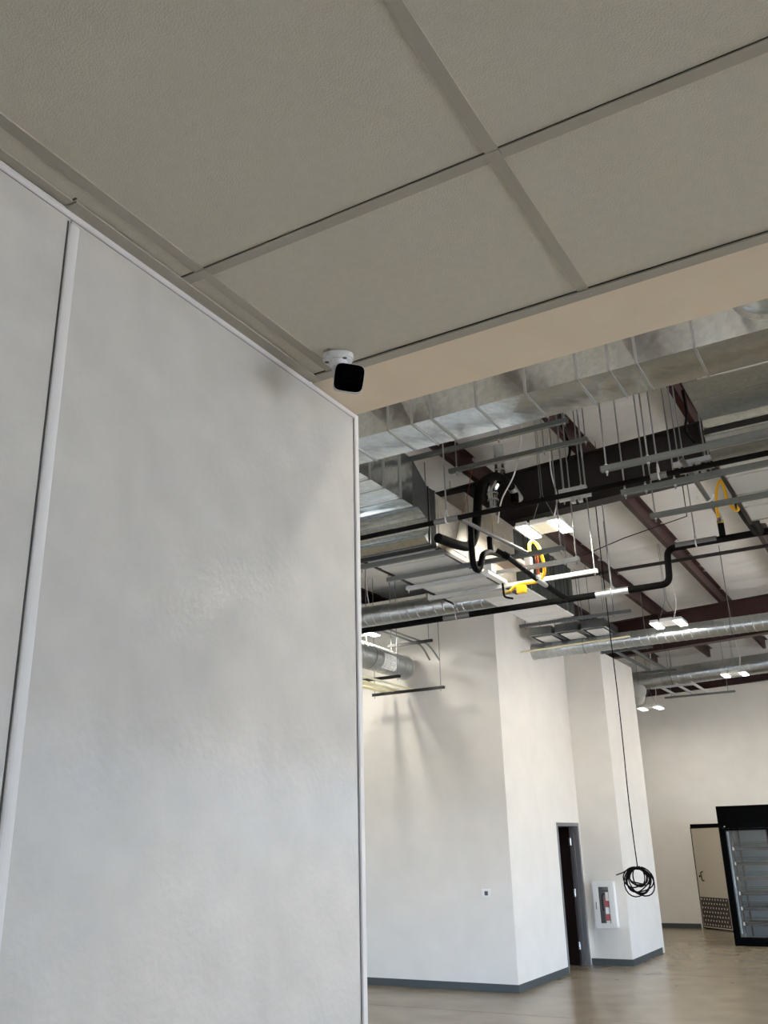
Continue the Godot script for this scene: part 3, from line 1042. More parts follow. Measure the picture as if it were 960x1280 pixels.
func spiral(label: String, a: Vector3, b: Vector3, r: float) -> Node3D:
	var t := thing("spiral_duct", label, "duct", (a + b) * 0.5)
	var st := S()
	tube(st, [a, b], r, 40)
	put("duct_body", st, M.gal_round, t)
	var ax := (b - a).normalized()
	var u := ax.cross(Vector3.UP).normalized()
	var v := ax.cross(u)
	var pts := []
	var pitch := 0.13
	var n := int((b - a).length() / pitch * 16)
	for i in n:
		var an := TAU * i / 16.0
		pts.append(a + ax * (pitch * i / 16.0) + (u * cos(an) + v * sin(an)) * (r + 0.001))
	st = S()
	tube(st, pts, 0.006, 5, false)
	put("spiral_seam", st, M.zinc, t)
	for e in [a + ax * 0.012, b - ax * 0.012]:
		st = S()
		lathe(st, e - ax * 0.012, ax, [[r, 0.0], [r + 0.008, 0.002], [r + 0.008, 0.022], [r, 0.024]], 40)
		put("end_bead", st, M.zinc, t)
	# strap hangers to the roof
	var k := 0.9
	while k < (b - a).length() - 0.3:
		var p := a + ax * k
		st = S()
		lathe(st, p - ax * 0.012, ax, [[r + 0.001, 0.0], [r + 0.006, 0.0], [r + 0.006, 0.024], [r + 0.001, 0.024]], 32)
		tube(st, [p + Vector3(0, r, 0), Vector3(p.x, roof_y(p.x) - 0.02, p.z)], 0.0065, 6)
		put("hanger_strap", st, M.rod, t)
		k += 2.3
	return t

# ------------------------------------------------------------------ struts, pipes, hoses
func struts() -> void:
	var g1 := "strut hangers under the right air handler"
	trapeze("grey strut hanger nearest under right air handler, reaching the left past the rafter", -1.62, 0.4, 4.43, -6.09, [-1.58, -1.28, -0.03], g1, M.strut)
	trapeze("grey strut hanger second under right air handler, just below the nearest one", -1.63, 0.4, 4.43, -6.64, [-1.6, -1.44, -1.22, -0.03], g1, M.strut)
	trapeze("grey strut hanger third under right air handler, crossing the red purlin", -1.58, 0.4, 4.43, -7.32, [-1.54, -0.03], g1, M.strut)
	var g2 := "strut hangers under the left air handler"
	trapeze("darker of the strut ends past the left air handler, below the bright light", -4.43, -2.525, 4.475, -7.87, [-2.555, -4.41], g2, M.strut)
	trapeze("lamp whitened strut end past the left air handler, middle one of three", -4.43, -2.515, 4.475, -8.29, [-2.545, -4.41], g2, M.strut_white)  # grey strut, glare of the near lamp put into a white colour
	trapeze("lamp whitened strut end past the left air handler, lowest one of three", -4.43, -2.495, 4.475, -8.80, [-2.525, -4.41], g2, M.strut_white)  # lamp glare coloured into this strut too
	trapeze("grey strut across the underside of the left air handler, near its transition", -4.43, -3.5, 4.475, -7.33, [-4.41], g2, M.strut)
	var g3 := "high struts behind the main duct"
	trapeze("high dark strut close behind the main duct, crossing a red purlin", -4.1, -2.1, 5.33, -7.0, [-2.13, -2.75], g3, M.strut)
	trapeze("second high dark strut behind the main duct, lower than the first", -3.48, -2.08, 5.33, -7.48, [-3.4, -2.1, -2.5], g3, M.strut)
	trapeze("high dark strut on the right between two purlins, above the rafter", -1.75, -0.95, 5.55, -6.9, [-1.0], g3, M.strut)
	var g4 := "short pale strut pieces clamping the pipes"
	for q in [["pale short strut nearest, left of the rafter rods and above the bright light", -2.53, -2.26, -7.9], ["pale short strut just below its twin, above the bright light", -2.6, -2.28, -8.1], ["pale short strut above the grey pipe with yellow hose, nearest of two", -1.43, -1.1, -7.83], ["pale short strut above the grey pipe with yellow hose, lower of two", -1.42, -1.1, -8.02]]:
		var t := trapeze(q[0], q[1], q[2], 5.04, q[3], [q[1] + 0.05, q[2] - 0.05], g4, M.strut_white)
		org = t.position
		var s := S()
		cb(s, Vector3(q[1] + 0.12, 5.0, q[3] - 0.03), Vector3(q[1] + 0.16, 5.05, q[3] + 0.03), 0.004)
		put("pipe_clamp", s, M.zinc, t)
		s = S()
		cb(s, Vector3(q[1] + 0.19, 5.0, q[3] - 0.03), Vector3(q[1] + 0.23, 5.05, q[3] + 0.03), 0.004)
		put("pipe_clamp", s, M.zinc, t)
	trapeze("thin strut under the upright duct, over the middle spiral duct", -4.69, -3.06, 4.83, -12.2, [-4.6, -3.9, -3.3], "", M.strut)
	var g5 := "struts by the corner room wall on the left"
	trapeze("thin dark strut under the labelled spiral duct", -7.7, -6.36, 4.21, -11.6, [-6.4, -7.5], g5, M.iron)
	trapeze("lowest thin dark strut on the left, carrying the cream pipes", -7.3, -6.04, 4.12, -12.4, [-7.26, -6.1], g5, M.iron)
	trapeze("upper thin dark strut on the left, carrying two bent conduits", -6.72, -5.96, 4.738, -11.9, [-6.66, -6.02], g5, M.iron)
	# lattice of pale struts behind the pier, and by the back wall
	var t2 := thing("strut_frame", "pale ladder shaped strut frame hung before the top of the back wall", "strut frame", Vector3(-4.0, 4.86, -20.0))
	for x in [-4.45, -4.09, -3.78]:
		var s := S()
		strut_z(s, -20.75, -19.15, 4.86, x)
		put("cross_strut", s, M.strut_white, t2)
	var s0 := S()
	strut_x(s0, -4.7, -3.2, 4.82, -20.78)
	put("front_strut", s0, M.strut, t2)
	s0 = S()
	strut_x(s0, -4.6, -3.7, 4.82, -19.2)
	put("rear_strut", s0, M.strut_white, t2)
	for x in [-4.55, -3.35]:
		s0 = S()
		tube(s0, [Vector3(x, 4.8, -20.78), Vector3(x, roof_y(x), -20.78)], 0.0065, 6)
		put("threaded_rod", s0, M.rod, t2)
	t2 = thing("strut_frame", "grey strut frame beside the top of the pier, under the middle spiral duct", "strut frame", Vector3(-4.2, 5.08, -17.0))
	for x in [-4.42, -4.12]:
		var s := S()
		strut_z(s, -18.6, -15.9, 5.08, x)
		put("long_strut", s, M.strut, t2)
	for q in [[-15.95, -4.62, -3.7], [-18.55, -4.6, -3.9]]:
		s0 = S()
		strut_x(s0, q[1], q[2], 5.04, q[0])
		put("cross_strut", s0, M.strut, t2)
	for p in [[-4.5, -15.95], [-3.8, -15.95], [-4.0, -18.55]]:
		s0 = S()
		tube(s0, [Vector3(p[0], 5.02, p[1]), Vector3(p[0], roof_y(p[0]), p[1])], 0.0065, 6)
		put("threaded_rod", s0, M.rod, t2)

func clevis(label: String, p: Vector3, r: float, along: Vector3, long := 0.35, bright := true) -> void:
	# hanger: rod, clevis yoke, and the half round shield under the insulation
	var t := thing("clevis_hanger", label, "pipe hanger", p, "clevis hangers on the black pipes")
	var st := S()
	var u := along.cross(Vector3.UP)
	var pts := []
	for k in 13:
		var a := PI + PI * k / 12.0
		pts.append(p + u * cos(a) * (r + 0.006) + Vector3.UP * sin(a) * (r + 0.006))
	pts.insert(0, p - u * (r + 0.006) + Vector3.UP * (r + 0.02))
	pts.insert(0, p + Vector3.UP * (r + 0.07))
	pts.append(p + u * (r + 0.006) + Vector3.UP * (r + 0.02))
	pts.append(p + Vector3.UP * (r + 0.07))
	tube(st, pts, 0.007, 6)
	put("clevis_yoke", st, M.zinc, t)
	st = S()
	tube(st, [p + Vector3.UP * (r + 0.06), Vector3(p.x, roof_y(p.x), p.z)], 0.0065, 6)
	put("threaded_rod", st, M.rod, t)
	st = S()
	tube(st, [p - along * long * 0.5, p + along * long * 0.5], r + 0.004, 16, false)
	put("saddle_shield", st, M.shield if bright else M.grey_pipe, t)

func pipes() -> void:
	var st := S()
	var y1 := 4.43
	org = Vector3(-2.0, y1, -6.39)
	tube(st, [Vector3(-6.5, y1, -6.39), Vector3(2.0, y1, -6.39)], 0.021, 14)
	single("insulated_pipe", "thin black insulated pipe crossing both air handlers under the main duct", "pipe", org, st, M.rubber)
	clevis("clevis hanger with shield on the thin upper black pipe before the left air handler", Vector3(-3.02, y1, -6.39), 0.021, Vector3.RIGHT, 0.22, false)
	clevis("clevis hanger on the thin upper black pipe left of the right air handler", Vector3(-1.28, y1, -6.39), 0.021, Vector3.RIGHT, 0.12, false)
	# lower black pipe with the step up
	var z2 := -9.5
	org = Vector3(-2.5, 4.43, z2)
	st = S()
	tube(st, bend([Vector3(-8.5, 4.43, z2), Vector3(-1.945, 4.43, z2), Vector3(-1.925, 4.81, z2), Vector3(2.0, 4.83, z2)], 0.09), 0.036, 16)
	single("insulated_pipe", "thick black insulated pipe low across the view that steps up at a double elbow", "pipe", org, st, M.rubber)
	clevis("clevis hanger with bright shield where the thick pipe meets the hanging cable", Vector3(-2.56, 4.43, z2), 0.036, Vector3.RIGHT, 0.36)
	clevis("clevis hanger with dull shield on the thick pipe before the corner room", Vector3(-4.42, 4.43, z2), 0.036, Vector3.RIGHT, 0.34, false)
	clevis("clevis hanger with pale shield right of the double elbow on the thick pipe", Vector3(-1.62, 4.82, z2), 0.036, Vector3.RIGHT, 0.42, false)
	# black iron gas line high under the purlins
	org = Vector3(-2, 5.53, -12.5)
	st = S()
	tube(st, [Vector3(-4.6, 5.53, -12.5), Vector3(3, 5.53, -12.5)], 0.026, 12)
	single("gas_pipe", "bare dark iron pipe running high under the roof beyond the double elbow", "pipe", org, st, M.iron)
	org = Vector3(-2, 5.42, -10.6)
	st = S()
	tube(st, [Vector3(-3.565, 5.26, -10.9), Vector3(-2.7, 5.47, -10.9), Vector3(-1.92, 5.6, -10.9), Vector3(-1.915, 6.3, -10.9)], 0.007, 8)
	single("wire", "thin slack wire strung under the roof left of the double elbow", "wire", org, st, M.iron)
	# copper-coloured branch along the left air handler
	org = Vector3(-2.9, 4.45, -7.2)
	st = S()
	tube(st, [Vector3(-2.91, 4.43, -6.43), Vector3(-2.90, 4.45, -6.9), Vector3(-2.88, 4.51, -7.95)], 0.017, 12)
	single("steel_pipe", "slim grey pipe running away from the thin black pipe beside the left air handler", "pipe", org, st, M.grey_pipe)
	var b := thing("insulated_branch", "dark diagonal branch pipe dropping from left air handler to the thick pipe", "pipe", Vector3(-3.03, 4.43, -8.5))
	st = S()
	tube(st, [Vector3(-3.01, 4.44, -7.65), Vector3(-3.05, 4.43, -8.5)], 0.026, 12)
	lathe(st, Vector3(-3.01, 4.44, -7.62), Vector3(-0.4, 0.3, 0.3), [[0.0, -0.03], [0.034, -0.03], [0.034, 0.03], [0.024, 0.035], [0.024, 0.1], [0.0, 0.1]], 12)
	put("pipe_sleeve", st, M.rubber, b)
	st = S()
	tube(st, [Vector3(-3.05, 4.43, -8.5), Vector3(-3.055, 4.43, -8.8)], 0.026, 12)
	lathe(st, Vector3(-3.052, 4.43, -8.62), Vector3.UP, [[0.018, 0.0], [0.018, 0.07], [0.03, 0.075], [0.03, 0.085], [0.0, 0.09]], 10)
	put("valve", st, M.zinc, b)
	st = S()
	tube(st, [Vector3(-3.055, 4.43, -8.8), Vector3(-3.07, 4.43, -9.48)], 0.032, 12)
	put("pipe_sleeve", st, M.rubber, b)
	# flue
	var f := thing("flue_pipe", "round galvanized flue with an offset elbow rising from the left air handler", "flue", Vector3(-3.68, 5.33, -8.9))
	st = S()
	tube(st, bend([Vector3(-3.62, 5.33, -8.9), Vector3(-3.62, 5.66, -8.9), Vector3(-3.51, 5.80, -8.9), Vector3(-3.51, 6.3, -8.9)], 0.05), 0.058, 18)
	put("flue_tube", st, M.gal, f)
	for y in [5.42, 5.52, 5.60]:
		st = S()
		lathe(st, Vector3(-3.62, y, -8.9), Vector3.UP, [[0.058, 0.0], [0.064, 0.004], [0.064, 0.016], [0.058, 0.02]], 20)
		put("band", st, M.zinc, f)
	for y in [5.86, 5.93, 6.0]:
		st = S()
		lathe(st, Vector3(-3.51, y, -8.9), Vector3.UP, [[0.058, 0.0], [0.064, 0.004], [0.064, 0.016], [0.058, 0.02]], 20)
		put("band", st, M.zinc, f)
	# black insulated refrigerant loop
	org = Vector3(-3.42, 4.6, -8.2)
	st = S()
	tube(st, curve([Vector3(-3.46, 4.56, -7.12), Vector3(-3.43, 4.58, -7.45), Vector3(-3.42, 4.64, -7.72), Vector3(-3.42, 4.80, -7.87), Vector3(-3.42, 5.07, -7.97), Vector3(-3.42, 5.34, -8.05), Vector3(-3.42, 5.53, -8.28), Vector3(-3.42, 5.66, -8.56), Vector3(-3.42, 5.69, -8.86), Vector3(-3.42, 5.64, -9.05), Vector3(-3.42, 5.5, -9.05)]), 0.046, 14)
	var lp := single("insulated_loop", "thick black insulated pipe arching up over the left air handler", "pipe", org, st, M.rubber)
	st = S()
	tube(st, [Vector3(-3.42, 5.672, -8.98), Vector3(-3.42, 5.60, -9.2)], 0.05, 14)
	put("metal_sleeve", st, M.shield, lp)
	org = Vector3(-3.41, 4.5, -7.8)
	st = S()
	tube(st, curve([Vector3(-3.305, 4.778, -7.523), Vector3(-3.305, 4.545, -7.514), Vector3(-3.305, 4.399, -7.528), Vector3(-3.305, 4.350, -7.582), Vector3(-3.305, 4.370, -7.659), Vector3(-3.305, 4.457, -7.723), Vector3(-3.305, 4.554, -7.795), Vector3(-3.305, 4.632, -8.029), Vector3(-3.305, 4.671, -8.359)]), 0.03, 12)
	tube(st, [Vector3(-3.305, 4.622, -7.970), Vector3(-3.305, 4.778, -7.970)], 0.03, 12)
	single("condensate_trap", "black insulated drain with a U shaped trap on the left air handler", "pipe trap", org, st, M.rubber)
	# control boxes by the trap
	var jb := thing("control_box", "small white control box with conduit beside the black U trap", "junction box", Vector3(-3.32, 4.4, -8.1))
	st = S()
	cb(st, Vector3(-3.40, 4.40, -8.42), Vector3(-3.33, 4.44, -7.95), 0.006)
	put("tray", st, M.white, jb)
	st = S()
	cb(st, Vector3(-3.40, 4.44, -8.12), Vector3(-3.32, 4.52, -8.0), 0.006)
	bx(st, Vector3(-3.565, 4.5, -8.08), Vector3(-3.39, 4.51, -8.04))
	put("box_body", st, M.white, jb)
	st = S()
	tube(st, bend([Vector3(-3.36, 4.4, -8.36), Vector3(-3.36, 4.26, -8.38), Vector3(-3.28, 4.24, -8.42)], 0.03), 0.012, 8)
	put("conduit", st, M.rubber, jb)
	org = Vector3(-3.12, 4.47, -7.95)
	st = S()
	cb(st, Vector3(-3.24, 4.47, -8.14), Vector3(-3.02, 4.52, -7.90), 0.006)
	single("electrical_box", "salmon tan electrical box near the white control box", "junction box", org, st, M.pinkbox)
	org = Vector3(-2.95, 4.5, -8.3)
	var vb := thing("shutoff_valve", "upright copper gas riser with valve among the yellow hoses", "valve", Vector3(-3.0, 4.45, -8.3))
	st = S()
	tube(st, [Vector3(-2.99, 4.43, -8.41), Vector3(-2.99, 4.66, -8.41)], 0.018, 10)
	put("riser", st, M.copper, vb)
	st = S()
	lathe(st, Vector3(-2.99, 4.40, -8.41), Vector3.UP, [[0.0, 0.0], [0.022, 0.0], [0.028, 0.015], [0.022, 0.035], [0.0, 0.035]], 10)
	put("valve_body", st, M.zinc, vb)
	st = S()
	cb(st, Vector3(-3.12, 4.47, -8.44), Vector3(-3.05, 4.64, -8.38), 0.005)
	put("back_plate", st, M.white, vb)
	# yellow hoses
	var yh := thing("gas_hose", "yellow flexible gas hose looping below the bright pendant light", "hose", Vector3(-3.1, 4.4, -8.6))
	st = S()
	tube(st, curve([Vector3(-3.38, 4.37, -8.6), Vector3(-3.32, 4.41, -8.6), Vector3(-3.22, 4.43, -8.6), Vector3(-3.07, 4.43, -8.6), Vector3(-3.0, 4.49, -8.6), Vector3(-2.97, 4.58, -8.55), Vector3(-2.98, 4.70, -8.5)]), 0.017, 12)
	put("hose", st, M.yellow, yh)
	st = S()
	tube(st, curve([Vector3(-2.98, 4.70, -8.5), Vector3(-3.0, 4.77, -8.5), Vector3(-3.04, 4.82, -8.5), Vector3(-3.08, 4.80, -8.48), Vector3(-3.08, 4.68, -8.46)]), 0.018, 12)
	put("hose_upper_loop", st, M.lime, yh)
	st = S()
	cb(st, Vector3(-3.30, 4.33, -8.63), Vector3(-3.20, 4.41, -8.57), 0.006)
	put("yellow_tag", st, M.yellow, yh)
	st = S()
	tube(st, [Vector3(-3.46, 4.36, -8.6), Vector3(-3.37, 4.37, -8.6)], 0.022, 8)
	put("brass_fitting", st, M.brass, yh)
	yh = thing("gas_hose", "yellow flexible gas hose in a tall loop by the right air handler", "hose", Vector3(-1.1, 4.7, -8.3))
	st = S()
	tube(st, curve([Vector3(-1.19, 4.66, -8.3), Vector3(-1.19, 4.76, -8.3), Vector3(-1.17, 4.91, -8.3), Vector3(-1.145, 4.98, -8.3), Vector3(-1.115, 5.0, -8.3), Vector3(-1.1, 4.93, -8.3), Vector3(-1.09, 4.82, -8.3), Vector3(-1.06, 4.73, -8.3), Vector3(-1.02, 4.69, -8.3), Vector3(-1.0, 4.75, -8.3), Vector3(-1.0, 4.92, -8.3)]), 0.014, 12)
	put("hose", st, M.yellow, yh)
	st = S()
	tube(st, [Vector3(-1.0, 4.91, -8.3), Vector3(-1.0, 4.98, -8.3)], 0.018, 8)
	put("brass_fitting", st, M.brass, yh)
	# drain leg and pipe of the right air handler
	b = thing("steel_pipe", "grey pipe slanting away beside the yellow loop, ending in a black drop leg", "pipe", Vector3(-1.3, 5.03, -8.7))
	st = S()
	tube(st, bend([Vector3(-1.31, 5.0, -7.6), Vector3(-1.32, 5.0, -9.2), Vector3(-1.34, 5.0, -9.42)], 0.05), 0.024, 12)
	put("pipe_run", st, M.grey_pipe, b)
	st = S()
	tube(st, [Vector3(-1.345, 4.98, -9.47), Vector3(-1.345, 4.84, -9.47)], 0.033, 12)
	put("drop_leg", st, M.rubber, b)
	st = S()
	lathe(st, Vector3(-1.345, 4.97, -9.47), Vector3.UP, [[0.0, 0.0], [0.036, 0.0], [0.036, 0.04], [0.024, 0.05], [0.024, 0.08], [0.0, 0.08]], 12)
	put("union", st, M.brass, b)
	st = S()
	var hoop := []
	for k in 13:
		var a := PI * k / 12.0
		hoop.append(Vector3(-1.32 + cos(a) * 0.075, 5.0 - sin(a) * 0.075, -8.6))
	tube(st, hoop, 0.009, 6)
	put("hose_loop", st, M.white, b)
	b = thing("insulated_branch", "fat black insulated branch below the yellow loop at the right edge", "pipe", Vector3(-1.0, 4.83, -8.9))
	st = S()
	tube(st, [Vector3(-1.0, 5.14, -8.28), Vector3(-1.0, 4.96, -8.3)], 0.024, 12)
	put("riser", st, M.rubber, b)
	st = S()
	tube(st, curve([Vector3(-1.0, 4.9, -8.4), Vector3(-1.0, 4.80, -8.5), Vector3(-1.0, 4.79, -8.75), Vector3(-1.0, 4.80, -9.0), Vector3(-1.0, 4.83, -9.47)]), 0.06, 14)
	put("pipe_sleeve", st, M.rubber, b)
	st = S()
	cb(st, Vector3(-1.05, 4.92, -8.42), Vector3(-0.93, 4.945, -8.34), 0.004)
	put("white_bracket", st, M.white, b)
	# black gas cock drop at the right
	org = Vector3(-1.5, 4.8, -12.5)
	# pole over the middle spiral, conduits and cream pipes on the left
	org = Vector3(-4.3, 4.83, -13.8)
	st = S()
	tube(st, [Vector3(-5.32, 4.81, -13.8), Vector3(-3.53, 4.84, -13.8)], 0.014, 10)
	single("conduit_pole", "pale yellow tipped pole lying along the middle spiral duct", "pole", org, st, M.cream)
	var cp := ["cream sprinkler pipe on the left strut, farthest from the lens of three", "cream sprinkler pipe on the left strut, middle of three", "cream sprinkler pipe on the left strut, right one nearest the corner room edge"]
	for i in 3:
		var x: float = [-7.12, -6.92, -6.66][i]
		org = Vector3(x, 4.185, -11.0)
		st = S()
		tube(st, [Vector3(x, 4.185, -8.5), Vector3(x, 4.185, -12.6)], [0.026, 0.032, 0.016][i], 12)
		single("sprinkler_pipe", cp[i], "pipe", org, st, M.cream, "cream pipes on the left struts")
	for i in 2:
		var x := -6.32 + i * 0.12
		org = Vector3(x, 4.72, -12.0)
		st = S()
		tube(st, bend([Vector3(x, 4.793, -10.6), Vector3(x, 4.793, -12.25), Vector3(x, 4.6, -12.5 - 0.1 * i)], 0.2), 0.014, 8)
		single("conduit", ["bent grey conduit ending above the labelled spiral duct, left one", "bent grey conduit ending above the labelled spiral duct, right one"][i], "conduit", org, st, M.rod, "conduits bent down by the corner room")
	# loose suspension rods and cables between roof and air handlers
	var cords := [
		["thin white cable curving down beside the round flue", M.white, [Vector3(-3.1, 6.2, -8.6), Vector3(-3.13, 5.9, -8.55), Vector3(-3.2, 5.6, -8.5), Vector3(-3.36, 5.35, -8.5), Vector3(-3.42, 5.1, -8.5)], 0.008],
		["thin brown wire drooping before the left air handler", M.copper, [Vector3(-3.45, 5.6, -8.0), Vector3(-3.5, 5.2, -7.9), Vector3(-3.53, 4.9, -7.75), Vector3(-3.53, 4.6, -7.6)], 0.0035],
		["black flexible whip hanging from the purlin behind the main duct", M.rubber, [Vector3(-2.66, 6.1, -8.6), Vector3(-2.62, 5.85, -8.7), Vector3(-2.7, 5.7, -8.75)], 0.014],
		["black flexible whip hanging by the right air handler before the rafter", M.rubber, [Vector3(-1.36, 6.1, -8.5), Vector3(-1.37, 5.9, -8.6), Vector3(-1.42, 5.75, -8.7), Vector3(-1.36, 5.62, -8.75)], 0.014]]
	for c in cords:
		org = c[2][0]
		st = S()
		tube(st, curve(c[2]), c[3], 8)
		single("cable", c[0], "cable", org, st, c[1])

# ------------------------------------------------------------------ pendant lights
func pendant(label: String, at: Vector3) -> void:
	var t := thing("pendant_light", label, "light", at, "twin panel pendant lights")
	var st := S()
	cb(st, at + Vector3(-0.10, 0.01, -0.17), at + Vector3(0.10, 0.075, 0.17), 0.012)
	put("driver_housing", st, M.white, t)
	st = S()
	for s in [-1, 1]:
		bx(st, at + Vector3(minf(s * 0.10, s * 0.13), 0.02, -0.14), at + Vector3(maxf(s * 0.10, s * 0.13), 0.035, -0.11))
		bx(st, at + Vector3(minf(s * 0.10, s * 0.13), 0.02, 0.11), at + Vector3(maxf(s * 0.10, s * 0.13), 0.035, 0.14))
	put("bracket", st, M.zinc, t)
	for s in [-1.0, 1.0]:
		st = S()
		cb(st, at + Vector3(s * 0.175 - 0.065, 0.006, -0.225), at + Vector3(s * 0.175 + 0.065, 0.03, 0.225), 0.006)
		for k in 9:
			var z := -0.2 + k * 0.05
			bx(st, at + Vector3(s * 0.175 - 0.06, 0.03, z - 0.004), at + Vector3(s * 0.175 + 0.06, 0.055, z + 0.004))
		var hs := put("heat_sink", st, M.white, t)
		st = S()
		cb(st, at + Vector3(s * 0.175 - 0.058, -0.006, -0.218), at + Vector3(s * 0.175 + 0.058, 0.0058, 0.218), 0.004)
		put("lens", st, M.lens, hs)
		var l := AreaLight3D.new()
		l.name = "panel_light"
		l.area_size = Vector2(0.11, 0.42)
		l.area_normalize_energy = true
		l.light_energy = LAMP_ENERGY
		l.light_color = Color(1.0, 0.975, 0.925)
		l.shadow_enabled = true
		l.area_range = 40.0
		t.add_child(l, true)
		l.position = Vector3(s * 0.175, -0.012, 0)
		l.rotation = Vector3(-PI / 2, 0, 0)
	for s in [-1.0, 1.0]:
		st = S()
		tube(st, [at + Vector3(s * 0.15, 0.04, 0.0), at + Vector3(s * 0.01, 0.38, 0), Vector3(at.x + s * 0.01, roof_y(at.x), at.z)], 0.004, 6)
		put("suspension_wire", st, M.rod, t)
	st = S()
	tube(st, curve([at + Vector3(0.05, 0.07, -0.1), at + Vector3(0.13, 0.35, -0.1), at + Vector3(0.1, 0.7, -0.08), Vector3(at.x + 0.14, roof_y(at.x), at.z - 0.05)]), 0.007, 6)
	put("power_cord", st, M.white, t)

func lights() -> void:
	pendant("bright twin panel pendant light nearest, beside the left air handler", Vector3(-2.93, 4.95, -8.55))
	pendant("bright twin panel pendant light before the middle spiral duct", Vector3(-2.93, 4.95, -13.85))
	pendant("bright twin panel pendant light before the farthest spiral duct", Vector3(-2.93, 4.95, -19.3))
	pendant("small bright twin panel pendant light beside the pier, before the back wall", Vector3(-4.92, 4.57, -20.3))
	pendant("bright pendant light half hidden by the panelled wall, above the labelled duct", Vector3(-6.98, 4.9, -11.5))
	for r in 4:
		for c in 2:
			pendant("pendant light off to the right of view, %s row from header, %s column" % [["first", "second", "third", "fourth"][r], ["nearer", "window side"][c]], Vector3([1.12, 5.17][c], 4.95, [-3.1, -8.55, -13.85, -19.3][r]))
	pendant("twin panel pendant light above the header, out of view in the row nearest", Vector3(-2.93, 4.95, -3.1))
	pendant("twin panel pendant light beyond the panelled wall, out of view", Vector3(-6.98, 4.95, -6.0))

# ------------------------------------------------------------------ small things
func security_camera() -> void:
	var base := Vector3(-0.98, 2.98, -1.54)
	var t := thing("security_camera", "small white bullet security camera with black square face on the ceiling corner", "security camera", base)
	var st := S()
	var poly := []
	for k in 24:
		var a := TAU * k / 24.0 + 0.3
		var r := 0.034 * (1.0 + 0.1 * cos(3.0 * a))
		poly.append(Vector2(cos(a) * r, sin(a) * r))
	prism(st, poly, base + Vector3(0, -0.013, 0), Vector3.RIGHT, Vector3.BACK, Vector3(0, 0.012, 0))
	var inner := []
	for p in poly:
		inner.append(p * 0.88)
	prism(st, inner, base + Vector3(0, -0.016, 0), Vector3.RIGHT, Vector3.BACK, Vector3(0, 0.0035, 0))
	put("mounting_plate", st, M.white_gloss, t)
	st = S()
	for a in [0.4, 2.5, 4.6]:
		lathe(st, base + Vector3(cos(a) * 0.026, -0.0158, sin(a) * 0.026), Vector3.DOWN, [[0.0055, 0.0], [0.0045, 0.001], [0.0, 0.0012]], 10)
	put("screw", st, M.dark_grey, t)
	var face := Vector3(-0.912, 2.876, -1.476)
	var n := Vector3(0.93, -0.80, 1.42).normalized()
	var right := Vector3.UP.cross(n).normalized()
	var up := n.cross(right).normalized()
	var ro := -0.14
	var u := right * cos(ro) + up * sin(ro)
	var v := up * cos(ro) - right * sin(ro)
	st = S()
	tube(st, bend([base + Vector3(0.0, -0.02, 0.0), base + Vector3(0.004, -0.055, 0.005), face - n * 0.06], 0.012), 0.0155, 16)
	lathe(st, base + Vector3(0, -0.015, 0), Vector3.DOWN, [[0.022, 0.0], [0.021, 0.01], [0.016, 0.016], [0.0, 0.018]], 20)
	put("swivel_neck", st, M.white_gloss, t)
	var sq := func(h: float) -> Array:
		var o := []
		for k in 40:
			var a := TAU * k / 40.0
			var c := cos(a)
			var s := sin(a)
			var e := 0.42
			o.append(Vector2(signf(c) * pow(absf(c), e) * h, signf(s) * pow(absf(s), e) * h * 0.93))
		return o
	st = S()
	prism(st, sq.call(0.0325), face - n * 0.085, u, v, n * 0.083)
	put("camera_body", st, M.white_gloss, t)
	st = S()
	prism(st, sq.call(0.0315), face - n * 0.0025, u, v, n * 0.0035)
	put("face_glass", st, M.black_gloss, t)
	st = S()
	lathe(st, face + n * 0.001 - v * 0.012, n, [[0.009, 0.0], [0.009, 0.0006], [0.0, 0.0007]], 20)
	put("lens_ring", st, M.black_gloss, t)

